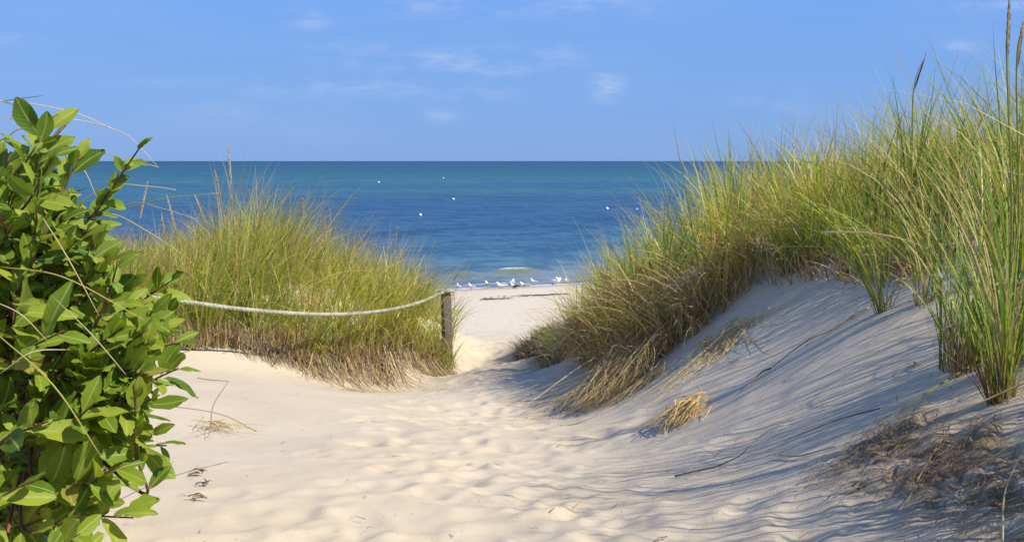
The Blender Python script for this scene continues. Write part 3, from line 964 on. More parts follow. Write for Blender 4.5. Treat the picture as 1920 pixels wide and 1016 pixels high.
GRN, YEL, STR, BRN, PAL = (.14, .23, .03), (.42, .42, .08), (.55, .42, .18), (.14, .095, .055), (.62, .54, .36)
stem('grass_stalk', [(1838, 676, 3.25), (1740, 735, 3.2), (1648, 798, 3.2)], .011, GRN, STR, 'straight green to straw stem slanting above the dark soil', clear=.03)
stem('grass_stalk', [(1925, 715, 2.85), (1800, 775, 2.9), (1655, 870, 2.95)], .007, STR, PAL, 'long pale stem slanting low over the dark soil patch', clear=.03)
stem('grass_stalk', [(1630, 612, 5.0), (1530, 630, 5.0), (1445, 690, 5.0)], .011, STR, (.10, .15, .03), 'arched olive stem bent over onto the slope', clear=.015)
stem('grass_stalk', [(1445, 690, 5.0), (1425, 700, 5.0), (1390, 738, 4.95)], .011, (.10, .15, .03), STR, 'dry forked end of the arched stem on the slope', clear=.01)
stem('grass_stalk', [(1650, 585, 4.7), (1690, 530, 4.5), (1580, 680, 4.4)][:2] + [(1735, 505, 4.4)], .006, GRN, YEL, 'thin yellow blade crossing above the slanting tuft')
stem('grass_stalk', [(1650, 765, 3.35), (1560, 790, 3.5), (1470, 827, 3.6)], .005, BRN, BRN, 'thin brown root trailing left of the dark soil', clear=.008)
stem('grass_stalk', [(1460, 861, 3.75), (1500, 870, 3.6), (1565, 884, 3.5)], .008, PAL, BRN, 'short broken straw lying on the lower slope', clear=.012)
stem('grass_stalk', [(1880, 1016, 2.35), (1885, 920, 2.4), (1925, 830, 2.4)], .005, PAL, STR, 'pale curved stalk at the lower right corner')
stem('grass_stalk', [(1780, 800, 3.0), (1720, 900, 2.85), (1690, 975, 2.75)], .005, BRN, PAL, 'thin dark root hanging over the soil patch', clear=.012)
stem('grass_stalk', [(1540, 435, 4.3), (1640, 438, 4.1), (1730, 462, 4.0), (1800, 510, 3.7)], .008, PAL, STR, 'pale blade bowing across the right grass')
stem('grass_stalk', [(1575, 465, 6.5), (1490, 462, 6.6), (1420, 470, 6.8)], .007, STR, PAL, 'pale straight blade lying across the bare crest')
stem('grass_stalk', [(480, 808, 4.5), (420, 778, 4.0), (325, 762, 3.2), (240, 760, 2.7)], .006, PAL, (.45, .25, .08), 'thin orange stalk reaching out of the shrub over the sand')
stem('grass_stalk', [(395, 800, 5.5), (400, 760, 5.5), (428, 715, 5.5)], .006, STR, BRN, 'upright thread of dried sprout on the sand')
stem('grass_stalk', [(370, 708, 7.4), (395, 712, 7.4), (428, 714, 7.4)], .010, STR, BRN, 'small fallen straw on the sand below the left bank', clear=.01)
TW = 'thin dark twigs lying on the sand'
stem('twig', [(1265, 908, 3.95), (1330, 880, 3.95), (1385, 855, 3.9), (1405, 835, 3.9)], .007, BRN, BRN, 'dark bent twig lying on the dappled slope', 'twig', clear=.008)
stem('twig', [(1050, 806, 5.9), (1090, 790, 5.9), (1125, 778, 5.9)], .007, BRN, STR, 'short twig on the sand below the golden straw', 'twig', clear=.006)
stem('twig', [(1310, 722, 5.35), (1318, 745, 5.3), (1327, 755, 5.25)], .009, STR, BRN, 'stub of twig sticking up beside the straw clump', 'twig')

# ------------------------------------------------------------------ seed heads
def seed_stalk(pts_head, foot, label, r=.010, seed=0, group='seed heads above the grass', col=(.48, .38, .22)):
    """tall stalk with a spike of small seeds; pts are photograph points at one distance"""
    g = np.random.default_rng(seed)
    tip, mid = P(*pts_head[0]), P(*pts_head[1])
    ft = P(*foot)
    ft[2] = gz(ft[0], ft[1]) - .02
    root = empty('seed_stalk', tuple(ft))
    tag(root, label, 'seed head', group)
    p = bez([ft, .5 * (ft + mid) + np.array([.02, 0, 0]), mid, tip], 18)
    V, Q = tube(p - ft, np.linspace(.0042, .002, len(p)), 5)
    C = np.tile(np.array([.33, .30, .11]), (len(V), 1))
    link('stalk', mesh_np('stalk', V, Q, col=C), M_GRASS, root)
    ax = bez([mid, tip], 22)
    n = 170
    s = g.random(n)
    T = (tip - mid) / np.linalg.norm(tip - mid)
    rr = .62 * r * np.clip(np.sin(np.clip(s * .93 + .06, 0, 1) ** .8 * math.pi), .15, 1) ** .6
    an = g.uniform(0, 6.28, n)
    A = np.cross(T, [0, 1, .2]); A /= np.linalg.norm(A); Bv = np.cross(T, A)
    rad = np.cos(an)[:, None] * A + np.sin(an)[:, None] * Bv
    b = mid + s[:, None] * (tip - mid) + rad * (rr * .3)[:, None]
    e = b + rad * (rr * .8)[:, None] + T[None] * g.uniform(.010, .018, n)[:, None]
    P3 = np.stack([b, .5 * (b + e) + rad * (rr * .25)[:, None], e], 1) - ft
    V2, Q2, C2 = strips(P3, np.full(n, r * .42), np.array(col)[None] * g.uniform(.7, 1.15, n)[:, None])
    Vc, Qc = tube(ax - ft, r * .5 * np.sin(np.linspace(.25, 2.95, len(ax))) ** .5, 6)
    V3, Q3, C3 = join_np([(V2, Q2, C2), (Vc, Qc, np.tile(np.array(col) * .8, (len(Vc), 1)))])
    link('seed_spike', mesh_np('seed_spike', V3, Q3, col=C3), M_STRAW, root)


for i, (hd, ft, lab, r, col) in enumerate([
    ([(428, 272, 10.3), (434, 352, 10.3)], (440, 560, 10.4), 'tallest pale seed head on the left bank, breaking the horizon', .017, (.52, .44, .30)),
    ([(404, 322, 10.3), (416, 384, 10.3)], (428, 560, 10.4), 'brown seed head just left of the tallest one on the left bank', .016, (.40, .30, .17)),
    ([(277, 340, 9.6), (262, 412, 9.6)], (255, 580, 9.7), 'straight pale seed head leaning right, beside the shrub leaves', .016, (.55, .45, .28)),
    ([(313, 368, 9.8), (330, 432, 9.8)], (335, 580, 9.9), 'straw seed head leaning left between shrub and tall grass', .015, (.52, .42, .26)),
    ([(303, 402, 10.0), (311, 450, 10.0)], (315, 590, 10.1), 'short low seed head just right of the shrub', .013, (.5, .40, .26)),
    ([(366, 368, 10.2), (386, 418, 10.2)], (395, 580, 10.3), 'left leaning pale seed head at the edge of the tall clump', .014, (.5, .42, .28)),
    ([(568, 372, 10.8), (568, 436, 10.8)], (565, 570, 10.9), 'upright seed head right of the tall clump on the left bank', .013, (.48, .36, .2)),
    ([(609, 405, 11.0), (608, 446, 11.0)], (606, 570, 11.1), 'small upright seed head above the middle of the rope', .012, (.48, .38, .22)),
    ([(745, 425, 12.0), (739, 470, 12.0)], (735, 580, 12.1), 'lone seed head near the right end of the left bank', .013, (.5, .42, .28)),
    ([(142, 213, 3.3), (71, 288, 3.3)], (20, 640, 3.35), 'thick straw seed head slanting behind the top shrub leaves', .009, (.5, .38, .2)),
    ([(1735, 105, 5.2), (1713, 172, 5.2)], (1690, 500, 5.4), 'dark brown seed head leaning right above the right grass', .006, (.13, .09, .06)),
    ([(1893, -4, 3.25), (1888, 112, 3.25)], (1885, 640, 3.35), 'long pale seed head standing tallest at the right edge', .0085, (.50, .42, .25)),
    ([(1917, 48, 3.4), (1906, 132, 3.4)], (1893, 640, 3.45), 'tan seed head half hidden at the extreme right edge', .008, (.42, .30, .16)),
    ([(1690, 215, 5.6), (1682, 262, 5.6)], (1676, 480, 5.9), 'slim pale spike among the blades of the right grass', .006, (.48, .40, .26)),
    ([(862, 511, 14.2), (850, 527, 14.2)], (849, 600, 14.2), 'small bent straw seed head beside the fence post', .013, (.5, .4, .22)),
]):
    seed_stalk(hd, ft, lab, r, 60 + i, col=col)

# ------------------------------------------------------------------ post and rope
def box_mesh(name, sx, sy, h, bev=.008, top_cut=.0, seed=0):
    """weathered square post: edges bevelled, faces slightly uneven"""
    g = np.random.default_rng(seed)
    rings = []
    zs = [-.35, 0, h * .25, h * .5, h * .75, h - .012, h]
    prof = np.array([(-1, -1), (1, -1), (1, 1), (-1, 1)], float)
    for i, zc in enumerate(zs):
        ring = []
        for cx, cy in prof:
            for k in (0, 1):
                if (cx * cy > 0) == (k == 0):
                    ring.append((cx * sx / 2, cy * (sy / 2 - bev), zc))
                else:
                    ring.append((cx * (sx / 2 - bev), cy * sy / 2, zc))
        ring = np.array(ring)
        ring[:, :2] *= (.93 if i == len(zs) - 1 else 1)
        ring[:, :2] += g.normal(0, .0025, (8, 2))
        rings.append(ring)
    V = np.concatenate(rings)
    me = bpy.data.meshes.new(name)
    F_ = [tuple(i * 8 + np.array([j, (j + 1) % 8, (j + 1) % 8 + 8, j + 8])) for i in range(len(zs) - 1) for j in range(8)]
    F_ = [tuple(int(q) for q in f) for f in F_]
    F_.append(tuple(range((len(zs) - 1) * 8, len(zs) * 8)))
    me.from_pydata([tuple(v) for v in V], [], F_)
    me.update()
    return me


pb = P(843, 683, 13.0)
pz = float(gz(pb[0], pb[1]))
ptop = P(836, 544, 13.0)
post = link('fence_post', box_mesh('fence_post', .10, .10, ptop[2] - pz, seed=1), M_POST, None, (pb[0] - .02, pb[1], pz))
post.rotation_euler = (0, math.radians(-1.6), math.radians(24))
tag(post, 'square weathered wooden post holding the rope at the path edge', 'post')
p2 = P(95, 560, 8.6)
p2z = float(gz(p2[0], p2[1]))
post2 = link('fence_post', box_mesh('fence_post', .115, .115, p2[2] - p2z + .08, seed=2), M_POST, None, (p2[0], p2[1], p2z))
post2.rotation_euler = (0, 0, .3)
tag(post2, 'second weathered wooden post hidden in the grass behind the shrub', 'post')

rp = bez([P(95, 548, 8.5), P(180, 546, 8.7), P(330, 563, 8.8), P(440, 578, 9.05), P(560, 588, 9.4), P(650, 589, 10.0), P(730, 581, 10.9), P(790, 566, 11.9), P(831, 548, 12.9)], 130)
# three strands twisted into one rope
seglen = np.r_[0, np.cumsum(np.linalg.norm(np.diff(rp, axis=0), axis=1))]
ss = np.arange(0, seglen[-1], .028)
rp = np.stack([np.interp(ss, seglen, rp[:, i]) for i in range(3)], -1)
T = np.gradient(rp, axis=0); T /= np.linalg.norm(T, axis=1)[:, None]
A = np.cross(T, [0, 0, 1.]); A /= np.linalg.norm(A, axis=1)[:, None]; B = np.cross(T, A)
rope = empty('rope', tuple(rp[-1]))
tag(rope, 'thick pale rope sagging from the post across the left bank', 'rope')
for kx in range(3):
    ph = ss / .12 * 2 * math.pi + kx * 2 * math.pi / 3
    pth = rp + .0075 * (np.cos(ph)[:, None] * A + np.sin(ph)[:, None] * B)
    V, Q = tube(pth - rp[-1], .0135, 6)
    link('strand', mesh_np('strand', V, Q, uv=V[:, :2]), M_ROPE, rope)
# wrap round the post
th = np.linspace(0, 2 * math.pi, 28)
ctr = np.array([pb[0] - .03, pb[1], rp[-1][2] - .005])
loop = ctr + np.c_[.082 * np.cos(th + 3.6), .082 * np.sin(th + 3.6), .012 * np.sin(th)]
V, Q = tube(loop - rp[-1], .019, 7, cap=False)
link('rope_loop', mesh_np('rope_loop', V, Q, uv=V[:, :2]), M_ROPE, rope)

# ------------------------------------------------------------------ leafy shrub
def leaf_np(kind):
    """one leaf: 6 x 4 quads, folded along the midrib, arched, pointed"""
    g = np.random.default_rng(90 + kind)
    tl = np.array([0, .10, .26, .46, .66, .84, .95, 1.0])
    wl = np.array([.035, .115, .205, .262, .255, .165, .075, .006]) * (.84 + .16 * g.random()) * [1, .86, 1.05, .92, .8, 1.0][kind]
    cr = np.linspace(-1, 1, 5)
    V, UV = [], []
    arch = [.10, .17, .05, .26, .34, -.08][kind]; fold = [.26, .20, .40, .15, .5, .1][kind]
    wav = g.normal(0, .03, (len(tl), 5)); edge_ = 1 + g.normal(0, .05, (len(tl), 5)); bow = g.normal(0, .05)
    for i, (tt, w) in enumerate(zip(tl, wl)):
        for j, c_ in enumerate(cr):
            xx = c_ * w * edge_[i, j]
            zz = fold * abs(xx) * (1 - .3 * tt) - arch * tt ** 2 + wav[i, j] * abs(c_)
            V.append((xx + bow * math.sin(tt * 3), tt, zz)); UV.append((xx, tt))
    Q = [(i * 5 + j, i * 5 + j + 1, (i + 1) * 5 + j + 1, (i + 1) * 5 + j) for i in range(len(tl) - 1) for j in range(4)]
    V = np.array(V); UV = np.array(UV)
    # short stalk
    Vp = np.array([(-.012, -.09, -.01), (.012, -.09, -.01), (.02, .02, .0), (-.02, .02, .0)])
    V = np.concatenate([V, Vp]); UV = np.concatenate([UV, np.zeros((4, 2))])
    b = len(V) - 4
    Q.append((b, b + 1, b + 2, b + 3))
    return V, np.array(Q), UV


LEAVES = [leaf_np(k) for k in range(6)]
LEAF_ME = [mesh_np('leaf', v, q, uv=u) for v, q, u in LEAVES]
for m_ in LEAF_ME: m_.materials.append(M_LEAF)

g = np.random.default_rng(50)
ROOT = np.array([-1.62, 2.95, 0]); ROOT[2] = float(gz(ROOT[0], ROOT[1]))
shrub = empty('shrub', tuple(ROOT))
tag(shrub, 'leafy green shrub with red brown twigs filling the left edge', 'shrub')
tips = [  # (u, v, Y, branch start u, v, Y, leaf scale, leaves)
    (272, 262, 2.75, 165, 415, 2.80, .052, 15), (95, 225, 2.75, 62, 330, 2.8, .085, 9), (75, 255, 2.7, 40, 400, 2.75, .08, 9), (20, 290, 2.7, -30, 420, 2.75, .08, 9),
    (150, 290, 2.8, 90, 430, 2.8, .075, 8), (335, 690, 2.62, 200, 745, 2.7, .082, 11), (300, 740, 2.5, 150, 800, 2.6, .088, 10), (312, 835, 2.55, 190, 800, 2.65, .08, 10),
    (235, 870, 2.45, 60, 890, 2.5, .085, 10), (250, 970, 2.45, 40, 985, 2.5, .085, 11), (120, 620, 2.3, 10, 690, 2.45, .09, 9), (60, 900, 2.3, -80, 960, 2.4, .09, 9),
    (325, 575, 2.85, 230, 640, 2.9, .075, 10), (330, 520, 3.0, 230, 600, 3.0, .07, 9), (300, 610, 2.75, 190, 690, 2.8, .075, 10), (215, 470, 2.85, 130, 560, 2.9, .075, 10),
    (190, 380, 2.85, 100, 490, 2.9, .075, 10), (255, 690, 2.5, 120, 740, 2.6, .088, 10), (190, 745, 2.4, 60, 800, 2.5, .09, 10), (90, 790, 2.35, -40, 850, 2.45, .09, 9),
    (120, 350, 2.65, 50, 480, 2.75, .08, 10), (30, 560, 2.35, -60, 640, 2.5, .09, 9), (230, 560, 2.6, 130, 640, 2.7, .08, 10), (345, 640, 2.8, 240, 700, 2.85, .07, 9),
    (150, 1000, 2.35, 10, 1040, 2.4, .085, 9), (25, 420, 2.5, -60, 520, 2.6, .085, 10), (110, 470, 2.5, 20, 560, 2.6, .085, 10)]
br = [(P(*q[0:3]), P(*q[3:6]), q[6], q[7]) for q in tips]
bv = [330, 400, 470, 530, 600, 670, 740, 830, 900, 960, 1060]
bu = [120, 165, 215, 285, 300, 300, 285, 275, 205, 200, 160]
for i in range(290):
    v = g.uniform(330, 1060)
    ub = np.interp(v, bv, bu)
    u = ub - abs(g.normal(0, 1)) * 150 - 5
    if i < 75: v = g.uniform(270, 520); u = np.interp(v, [270, 330, 400, 520], [95, 120, 165, 260]) - abs(g.normal(0, 1)) * 95 - 5
    if u < -330: continue
    Yd = g.uniform(2.45, 3.35)
    tip = P(u, v, Yd)
    out_d = tip - (ROOT + np.array([.1, 0, .25])); out_d /= np.linalg.norm(out_d)
    dd = out_d + np.array([.3, -.2, .25]) + g.normal(0, .35, 3); dd /= np.linalg.norm(dd)
    br.append((tip, tip - dd * g.uniform(.2, .34), g.uniform(.065, .09), int(g.integers(8, 13))))
# main stems
stems_pts = []
for i in range(9):
    e_ = P(g.uniform(-200, 190), g.uniform(340, 850), g.uniform(2.65, 3.15))
    m_ = .5 * (ROOT + e_) + np.array([-.05, 0, .12]) + g.normal(0, .06, 3)
    c_ = bez([ROOT + np.array([g.normal(0, .06), g.normal(0, .06), -.05]), m_, e_], 14)
    stems_pts.append(c_)
    V, Q = tube(c_ - ROOT, np.linspace(.010, .0035, len(c_)), 6)
    link('stem', mesh_np('stem', V, Q), M_TWIG, shrub)
allst = np.concatenate(stems_pts)
leaf_list = []
S3 = np.array(TO_SUN)
branch_objs = []
for bi, (tip, st, lsc, nl) in enumerate(br):
    dd = tip - st
    k = np.argmin(np.linalg.norm(allst - (st - .3 * dd), axis=1))
    con = allst[k]
    mid = .5 * (tip + st) + g.normal(0, .012, 3) + np.array([0, 0, -.012])
    path = bez([con, st, mid, tip], 18)
    V, Q = tube(path - tip, np.linspace(.0058, .0018, len(path)), 5)
    bo = link('branch', mesh_np('branch', V, Q), M_TWIG, shrub, tuple(tip - ROOT))
    branch_objs.append((bo, tip))
    own = path[6:]
    spin = g.uniform(0, 6.28)
    for i in range(nl):
        f = (i + .6) / nl
        pos = own[min(int(f ** .85 * (len(own) - 1)), len(own) - 1)]
        bd = dd / np.linalg.norm(dd)
        a1 = np.cross(bd, [0, 0, 1.]); a1 /= np.linalg.norm(a1) + 1e-6; a2 = np.cross(a1, bd)
        sp_ = spin + i * 2.4
        rad = math.cos(sp_) * a1 + math.sin(sp_) * a2
        tip_l = f > .85
        ld = bd * (1.1 if tip_l else .62) + rad * (.45 if tip_l else .8) + np.array([.12, -.06, .10]) + g.normal(0, .2, 3)
        ld /= np.linalg.norm(ld)
        nn = np.array([0, 0, .55]) + S3 * .75 + np.array([0, -.45, 0]) + g.normal(0, .42, 3)
        nn -= ld * (nn @ ld); nn /= np.linalg.norm(nn) + 1e-6
        xx = np.cross(ld, nn)
        sc = lsc * ((1.18 if bi != 0 else 1.0) if bi < len(tips) else .96) * g.uniform(.6, 1.2) * (.78 if f > .9 else 1)
        M = np.eye(4)
        M[:3, 0], M[:3, 1], M[:3, 2], M[:3, 3] = xx * sc * g.uniform(.9, 1.1), ld * sc, nn * sc, pos + ld * sc * .09
        leaf_list.append((bi, M, pos + ld * sc * .5, int(g.integers(0, 6)), sc))
# the 300 leaves nearest the camera and in frame become objects, the others one mass
def show(l):
    c = l[2]
    u = u_of(c[0], c[1])
    return c[1] + (3 if u < -20 else 0) - (.25 if u > 200 else 0) - (.25 if c[2] > .0 else 0)


order = sorted(range(len(leaf_list)), key=lambda i: show(leaf_list[i]))
sel = set(order[:300])
mass = []
for i, (bi, M, c, kd, sc) in enumerate(leaf_list):
    if i in sel:
        bo, tip = branch_objs[bi]
        o = bpy.data.objects.new('leaf', LEAF_ME[kd])
        COL.objects.link(o)
        o.parent = bo
        Mm = M.copy(); Mm[:3, 3] -= tip
        o.matrix_local = Matrix(Mm.tolist())
    else:
        v, q, u = LEAVES[kd]
        mass.append((v @ M[:3, :3].T + M[:3, 3] - ROOT, q, u))
V = np.concatenate([m_[0] for m_ in mass]); off = np.cumsum([0] + [len(m_[0]) for m_ in mass[:-1]])
Q = np.concatenate([m_[1] + o_ for m_, o_ in zip(mass, off)]); UVm = np.concatenate([m_[2] for m_ in mass])
o = link('foliage', mesh_np('foliage', V, Q, uv=UVm), M_LEAF, shrub)
o['kind'] = 'stuff'

# long grass blades growing up through the shrub
gc = empty('grass_clump', (-1.3, 2.85, float(gz(-1.3, 2.85))))
tag(gc, 'long thin grass blades arching through and over the shrub', 'grass clump')
gcl = np.array(gc.location)
for pts, w, ca, cb in [
    ([(0, 500, 2.3), (120, 520, 2.28), (270, 600, 2.3)], .0045, YEL, STR), ([(80, 408, 2.3), (125, 480, 2.25), (186, 592, 2.25)], .0042, PAL, STR),
    ([(-10, 622, 2.2), (100, 722, 2.18), (190, 856, 2.2)], .0055, YEL, YEL), ([(98, 555, 2.25), (170, 625, 2.22), (236, 702, 2.25)], .004, YEL, PAL),
    ([(-10, 565, 2.2), (40, 590, 2.2), (90, 640, 2.22)], .004, PAL, STR), ([(-10, 190, 2.9), (60, 195, 2.9), (150, 215, 2.95), (222, 248, 3.0)], .005, PAL, PAL),
    ([(-10, 224, 2.9), (100, 222, 2.95), (170, 230, 3.0), (240, 255, 3.0), (295, 312, 3.0)], .005, PAL, PAL), ([(-10, 185, 2.9), (25, 198, 2.9), (48, 212, 2.9)], .006, PAL, PAL),
    ([(-10, 192, 2.9), (40, 185, 2.9), (80, 180, 2.9)], .004, GRN, GRN), ([(60, 275, 3.0), (130, 275, 3.0), (215, 292, 3.0), (298, 314, 3.0)], .005, GRN, PAL),
    ([(0, 262, 2.95), (80, 275, 2.95), (150, 310, 2.95), (182, 372, 2.95)], .005, PAL, PAL), ([(118, 318, 3.0), (150, 290, 3.0), (168, 262, 3.0)], .004, PAL, PAL),
    ([(90, 420, 3.1), (200, 352, 3.1), (280, 350, 3.1), (330, 356, 3.1)], .006, YEL, PAL), ([(60, 430, 3.1), (220, 395, 3.1), (310, 372, 3.1), (410, 362, 3.1)], .005, GRN, YEL),
    ([(100, 470, 3.1), (230, 385, 3.1), (300, 390, 3.1), (370, 412, 3.1)], .004, GRN, PAL), ([(100, 420, 3.1), (200, 400, 3.1), (270, 430, 3.1), (340, 475, 3.1)], .005, YEL, PAL),
    ([(-10, 290, 2.9), (30, 245, 2.9), (75, 243, 2.9)], .006, YEL, YEL), ([(0, 700, 2.2), (60, 660, 2.2), (130, 655, 2.25)], .004, PAL, PAL)]:
    p = bez([P(*q) for q in pts], 16)
    nb = len(p)
    tp = np.sin(np.linspace(.25, 2.9, nb)) ** .5
    V, Q = tube(p - p[0], w * .31 * tp, 5)
    tt = np.repeat(np.linspace(0, 1, nb + 2), 5)[:, None]
    C = np.array(ca)[None] * (1 - tt) + np.array(cb)[None] * tt
    link('blade', mesh_np('blade', V, Q, col=C), M_GRASS, gc, tuple(p[0] - gcl))
gq = np.random.default_rng(77)
V, Q, C = tuft_blades(np.array([(-.45, .3, 0), (-.6, .1, 0), (-.3, .45, 0), (-.7, .5, 0)]) + np.array([0, 0, -.02]), 40, 1.15, gq, radius=.12, spread=.25, bias=(.2, 0), width=.0045, dry=.35, tint=.6)
link('blades', mesh_np('blades', V, Q, col=C), M_GRASS, gc)

# ------------------------------------------------------------------ gulls
M_WHITE = mat_simple('white_feathers', (.80, .79, .76), .7, .05, 30)
M_GREY = mat_simple('grey_feathers', (.34, .36, .39), .7, .08, 30)
M_BLACK = mat_simple('black_feathers', (.025, .025, .028), .6, .1, 30)
M_BILL = mat_simple('yellow_bill', (.55, .34, .04), .5, .1, 30)


def body_loft(path, rad, squash=1.0, sides=10):
    return tube(path, rad, sides)


def gull_mesh(resting=False):
    lift = .075 if resting else .17
    bp = bez([(-.20, 0, .05), (-.13, 0, .035), (0, 0, .0), (.09, 0, .03), (.135, 0, .085), (.165, 0, .135), (.20, 0, .148), (.225, 0, .142)], 28)
    ss = np.linspace(0, 1, len(bp))
    rr = np.interp(ss, [0, .12, .3, .48, .62, .72, .84, .93, 1], [.012, .042, .078, .082, .062, .043, .043, .036, .012])
    V, Q = tube(bp, rr, 12)
    return V + np.array([0, 0, lift]), Q, lift


def wing_mesh(side, lift):
    p = bez([(.075, side * .068, .03), (.0, side * .083, .035), (-.12, side * .062, .052), (-.23, side * .025, .062), (-.30, side * .012, .068)], 14)
    rr = np.interp(np.linspace(0, 1, len(p)), [0, .25, .6, 1], [.02, .050, .034, .006])
    V, Q = tube(p, rr, 8)
    c = p.mean(0)
    V[:, 1] = side * .068 + (V[:, 1] - side * .068) * .55
    return V + np.array([0, 0, lift]), Q


def gull(u, v, Yd, rot, label, resting=False, back='grey', flap=False, scale=1.0):
    c = P(u, v, Yd)
    # stand on the beach where the sight line meets it
    for _ in range(30):
        zg = float(gz(c[0], c[1])); zg = max(zg, SEA_Z - .02)
        Yn = c[1] * (zg / c[2])
        c = P(u, v, .5 * (Yn + c[1]))
    root = empty('gull', (c[0], c[1], max(float(gz(c[0], c[1])), SEA_Z - .02) - .004))
    root.rotation_euler = (0, 0, rot)
    root.scale = (scale * .86,) * 3
    tag(root, label, 'gull', 'gulls resting along the waterline')
    V, Q, lift = gull_mesh(resting)
    link('body', mesh_np('body', V, Q), M_WHITE, root)
    wm = {'grey': M_GREY, 'black': M_BLACK, 'white': M_WHITE}[back]
    for sd in (-1, 1):
        if flap:
            p = bez([(.03, sd * .05, .06), (.05, sd * .2, .16), (-.02, sd * .38, .17), (-.12, sd * .55, .12)], 12)
            V, Q = tube(p, np.interp(np.linspace(0, 1, len(p)), [0, .5, 1], [.06, .05, .01]), 8)
            V[:, 2] = V[:, 2] * .6 + .05
            V = V + np.array([0, 0, lift])
        else:
            V, Q = wing_mesh(sd, lift)
        link('wing', mesh_np('wing', V, Q), wm, root)
    V, Q = tube(bez([(-.18, 0, .055), (-.25, 0, .05), (-.29, 0, .048)], 6) + [0, 0, lift], [.03, .028, .028, .026, .024, .02][:6], 6)
    V[:, 2] = lift + .05 + (V[:, 2] - lift - .05) * .3
    link('tail', mesh_np('tail', V, Q), M_WHITE if back != 'black' else M_BLACK, root)
    V, Q = tube(np.array([(.215, 0, .142), (.25, 0, .138), (.272, 0, .128)]) + [0, 0, lift], [.013, .011, .004], 6)
    link('bill', mesh_np('bill', V, Q), M_BILL, root)
    for sd in (-1, 1):
        V, Q = tube(np.array([(.19, sd * .036, .158), (.194, sd * .041, .158)]) + [0, 0, lift], [.006, .005], 6)
        link('eye', mesh_np('eye', V, Q), M_BLACK, root)
    if not resting:
        for sd in (-1, 1):
            V, Q = tube(np.array([(.0, sd * .03, lift - .06), (-.012, sd * .032, .09), (.0, sd * .034, .006), (.05, sd * .036, .004)]), [.011, .007, .006, .010], 6)
            link('leg', mesh_np('leg', V, Q), M_BILL, root)
    return root


gull(915, 541, 50, 2.2, 'upright white gull standing alone left of the middle group', scale=1.15)
gull(940, 540, 50, 2.9, 'plump pale gull seen side on facing left, right of the upright one', True, 'white', scale=1.25)
gull(960, 536, 51, 1.2, 'white headed gull standing behind the dark winged one', back='grey', scale=1.1)
gull(965, 541, 49.5, 2.6, 'gull with a black back low on the sand in the middle group', True, 'black', scale=1.15)
gull(983, 538, 50, 3.0, 'grey backed gull crouching right of the black backed one', True, 'grey', scale=1.1)
gull(1001, 536, 50.5, 2.3, 'bright gull with its white breast raised, right end of the middle group', back='white', scale=1.15)
gull(1044, 533, 51, .2, 'gull raising its wings at the water edge near the right dune', back='white', flap=True, scale=1.1)
gull(1062, 532, 51.5, 1.9, 'small gull standing closest to the right dune grass', back='white', scale=.9)
gull(860, 544, 49.5, 2.0, 'small white gull standing nearest the fence post', back='white', scale=1.0)
gull(884, 544, 49.5, 2.4, 'small white gull second from the fence post', back='white', scale=1.0)
gull(803, 538, 49.5, .5, 'gull half hidden by grass tips left of the post', back='grey', scale=1.1)
gull(790, 543, 49.5, 2.8, 'pale crouching gull seen through the grass left of the post', True, 'white', scale=1.1)

# ------------------------------------------------------------------ mooring buoys
M_BUOY = mat_simple('white_buoy_plastic', (.62, .63, .63), .4, .05, 4)
M_DARKB = mat_simple('dark_band', (.05, .07, .12), .5, .1, 4)


def buoy(u, v, r, label):
    r *= .68
    Yd = 5.8 / (max(P(u, v, 1.0)[2] * -1, 1e-4))
    c = P(u, v, Yd)
    root = empty('buoy', (c[0], c[1], SEA_Z))
    tag(root, label, 'buoy', 'white mooring buoys on the sea')
    a = np.linspace(-math.pi / 2, math.pi / 2, 11)
    V, Q = tube(np.c_[np.zeros(11), np.zeros(11), r * .55 + r * np.sin(a)], np.maximum(r * np.cos(a), .01), 14)
    link('float', mesh_np('float', V, Q), M_BUOY, root)
    V, Q = tube(np.array([(0, 0, r * .10), (0, 0, r * .22)]), [r * .97, r * 1.0], 14)
    link('band', mesh_np('band', V, Q), M_DARKB, root)
    th = np.linspace(0, 2 * math.pi, 14)
    V, Q = tube(np.c_[r * .22 * np.cos(th), 0 * th, r * 1.68 + r * .22 * np.sin(th)], r * .07, 5, cap=False)
    link('eye_ring', mesh_np('eye_ring', V, Q), M_DARKB, root)


buoy(1138, 393, .30, 'large white round buoy afloat nearest the right dune grass')
buoy(788, 405, .27, 'white buoy floating closest to the shore above the left bank grass')
buoy(850, 375, .30, 'white buoy in the blue water above the fence post')
buoy(710, 343, .42, 'white buoy farthest left, near the teal band')
buoy(831, 335, .38, 'faint tiny buoy farthest out beneath the horizon')
buoy(1194, 393, .16, 'tiny buoy seen between grass tips on the right')

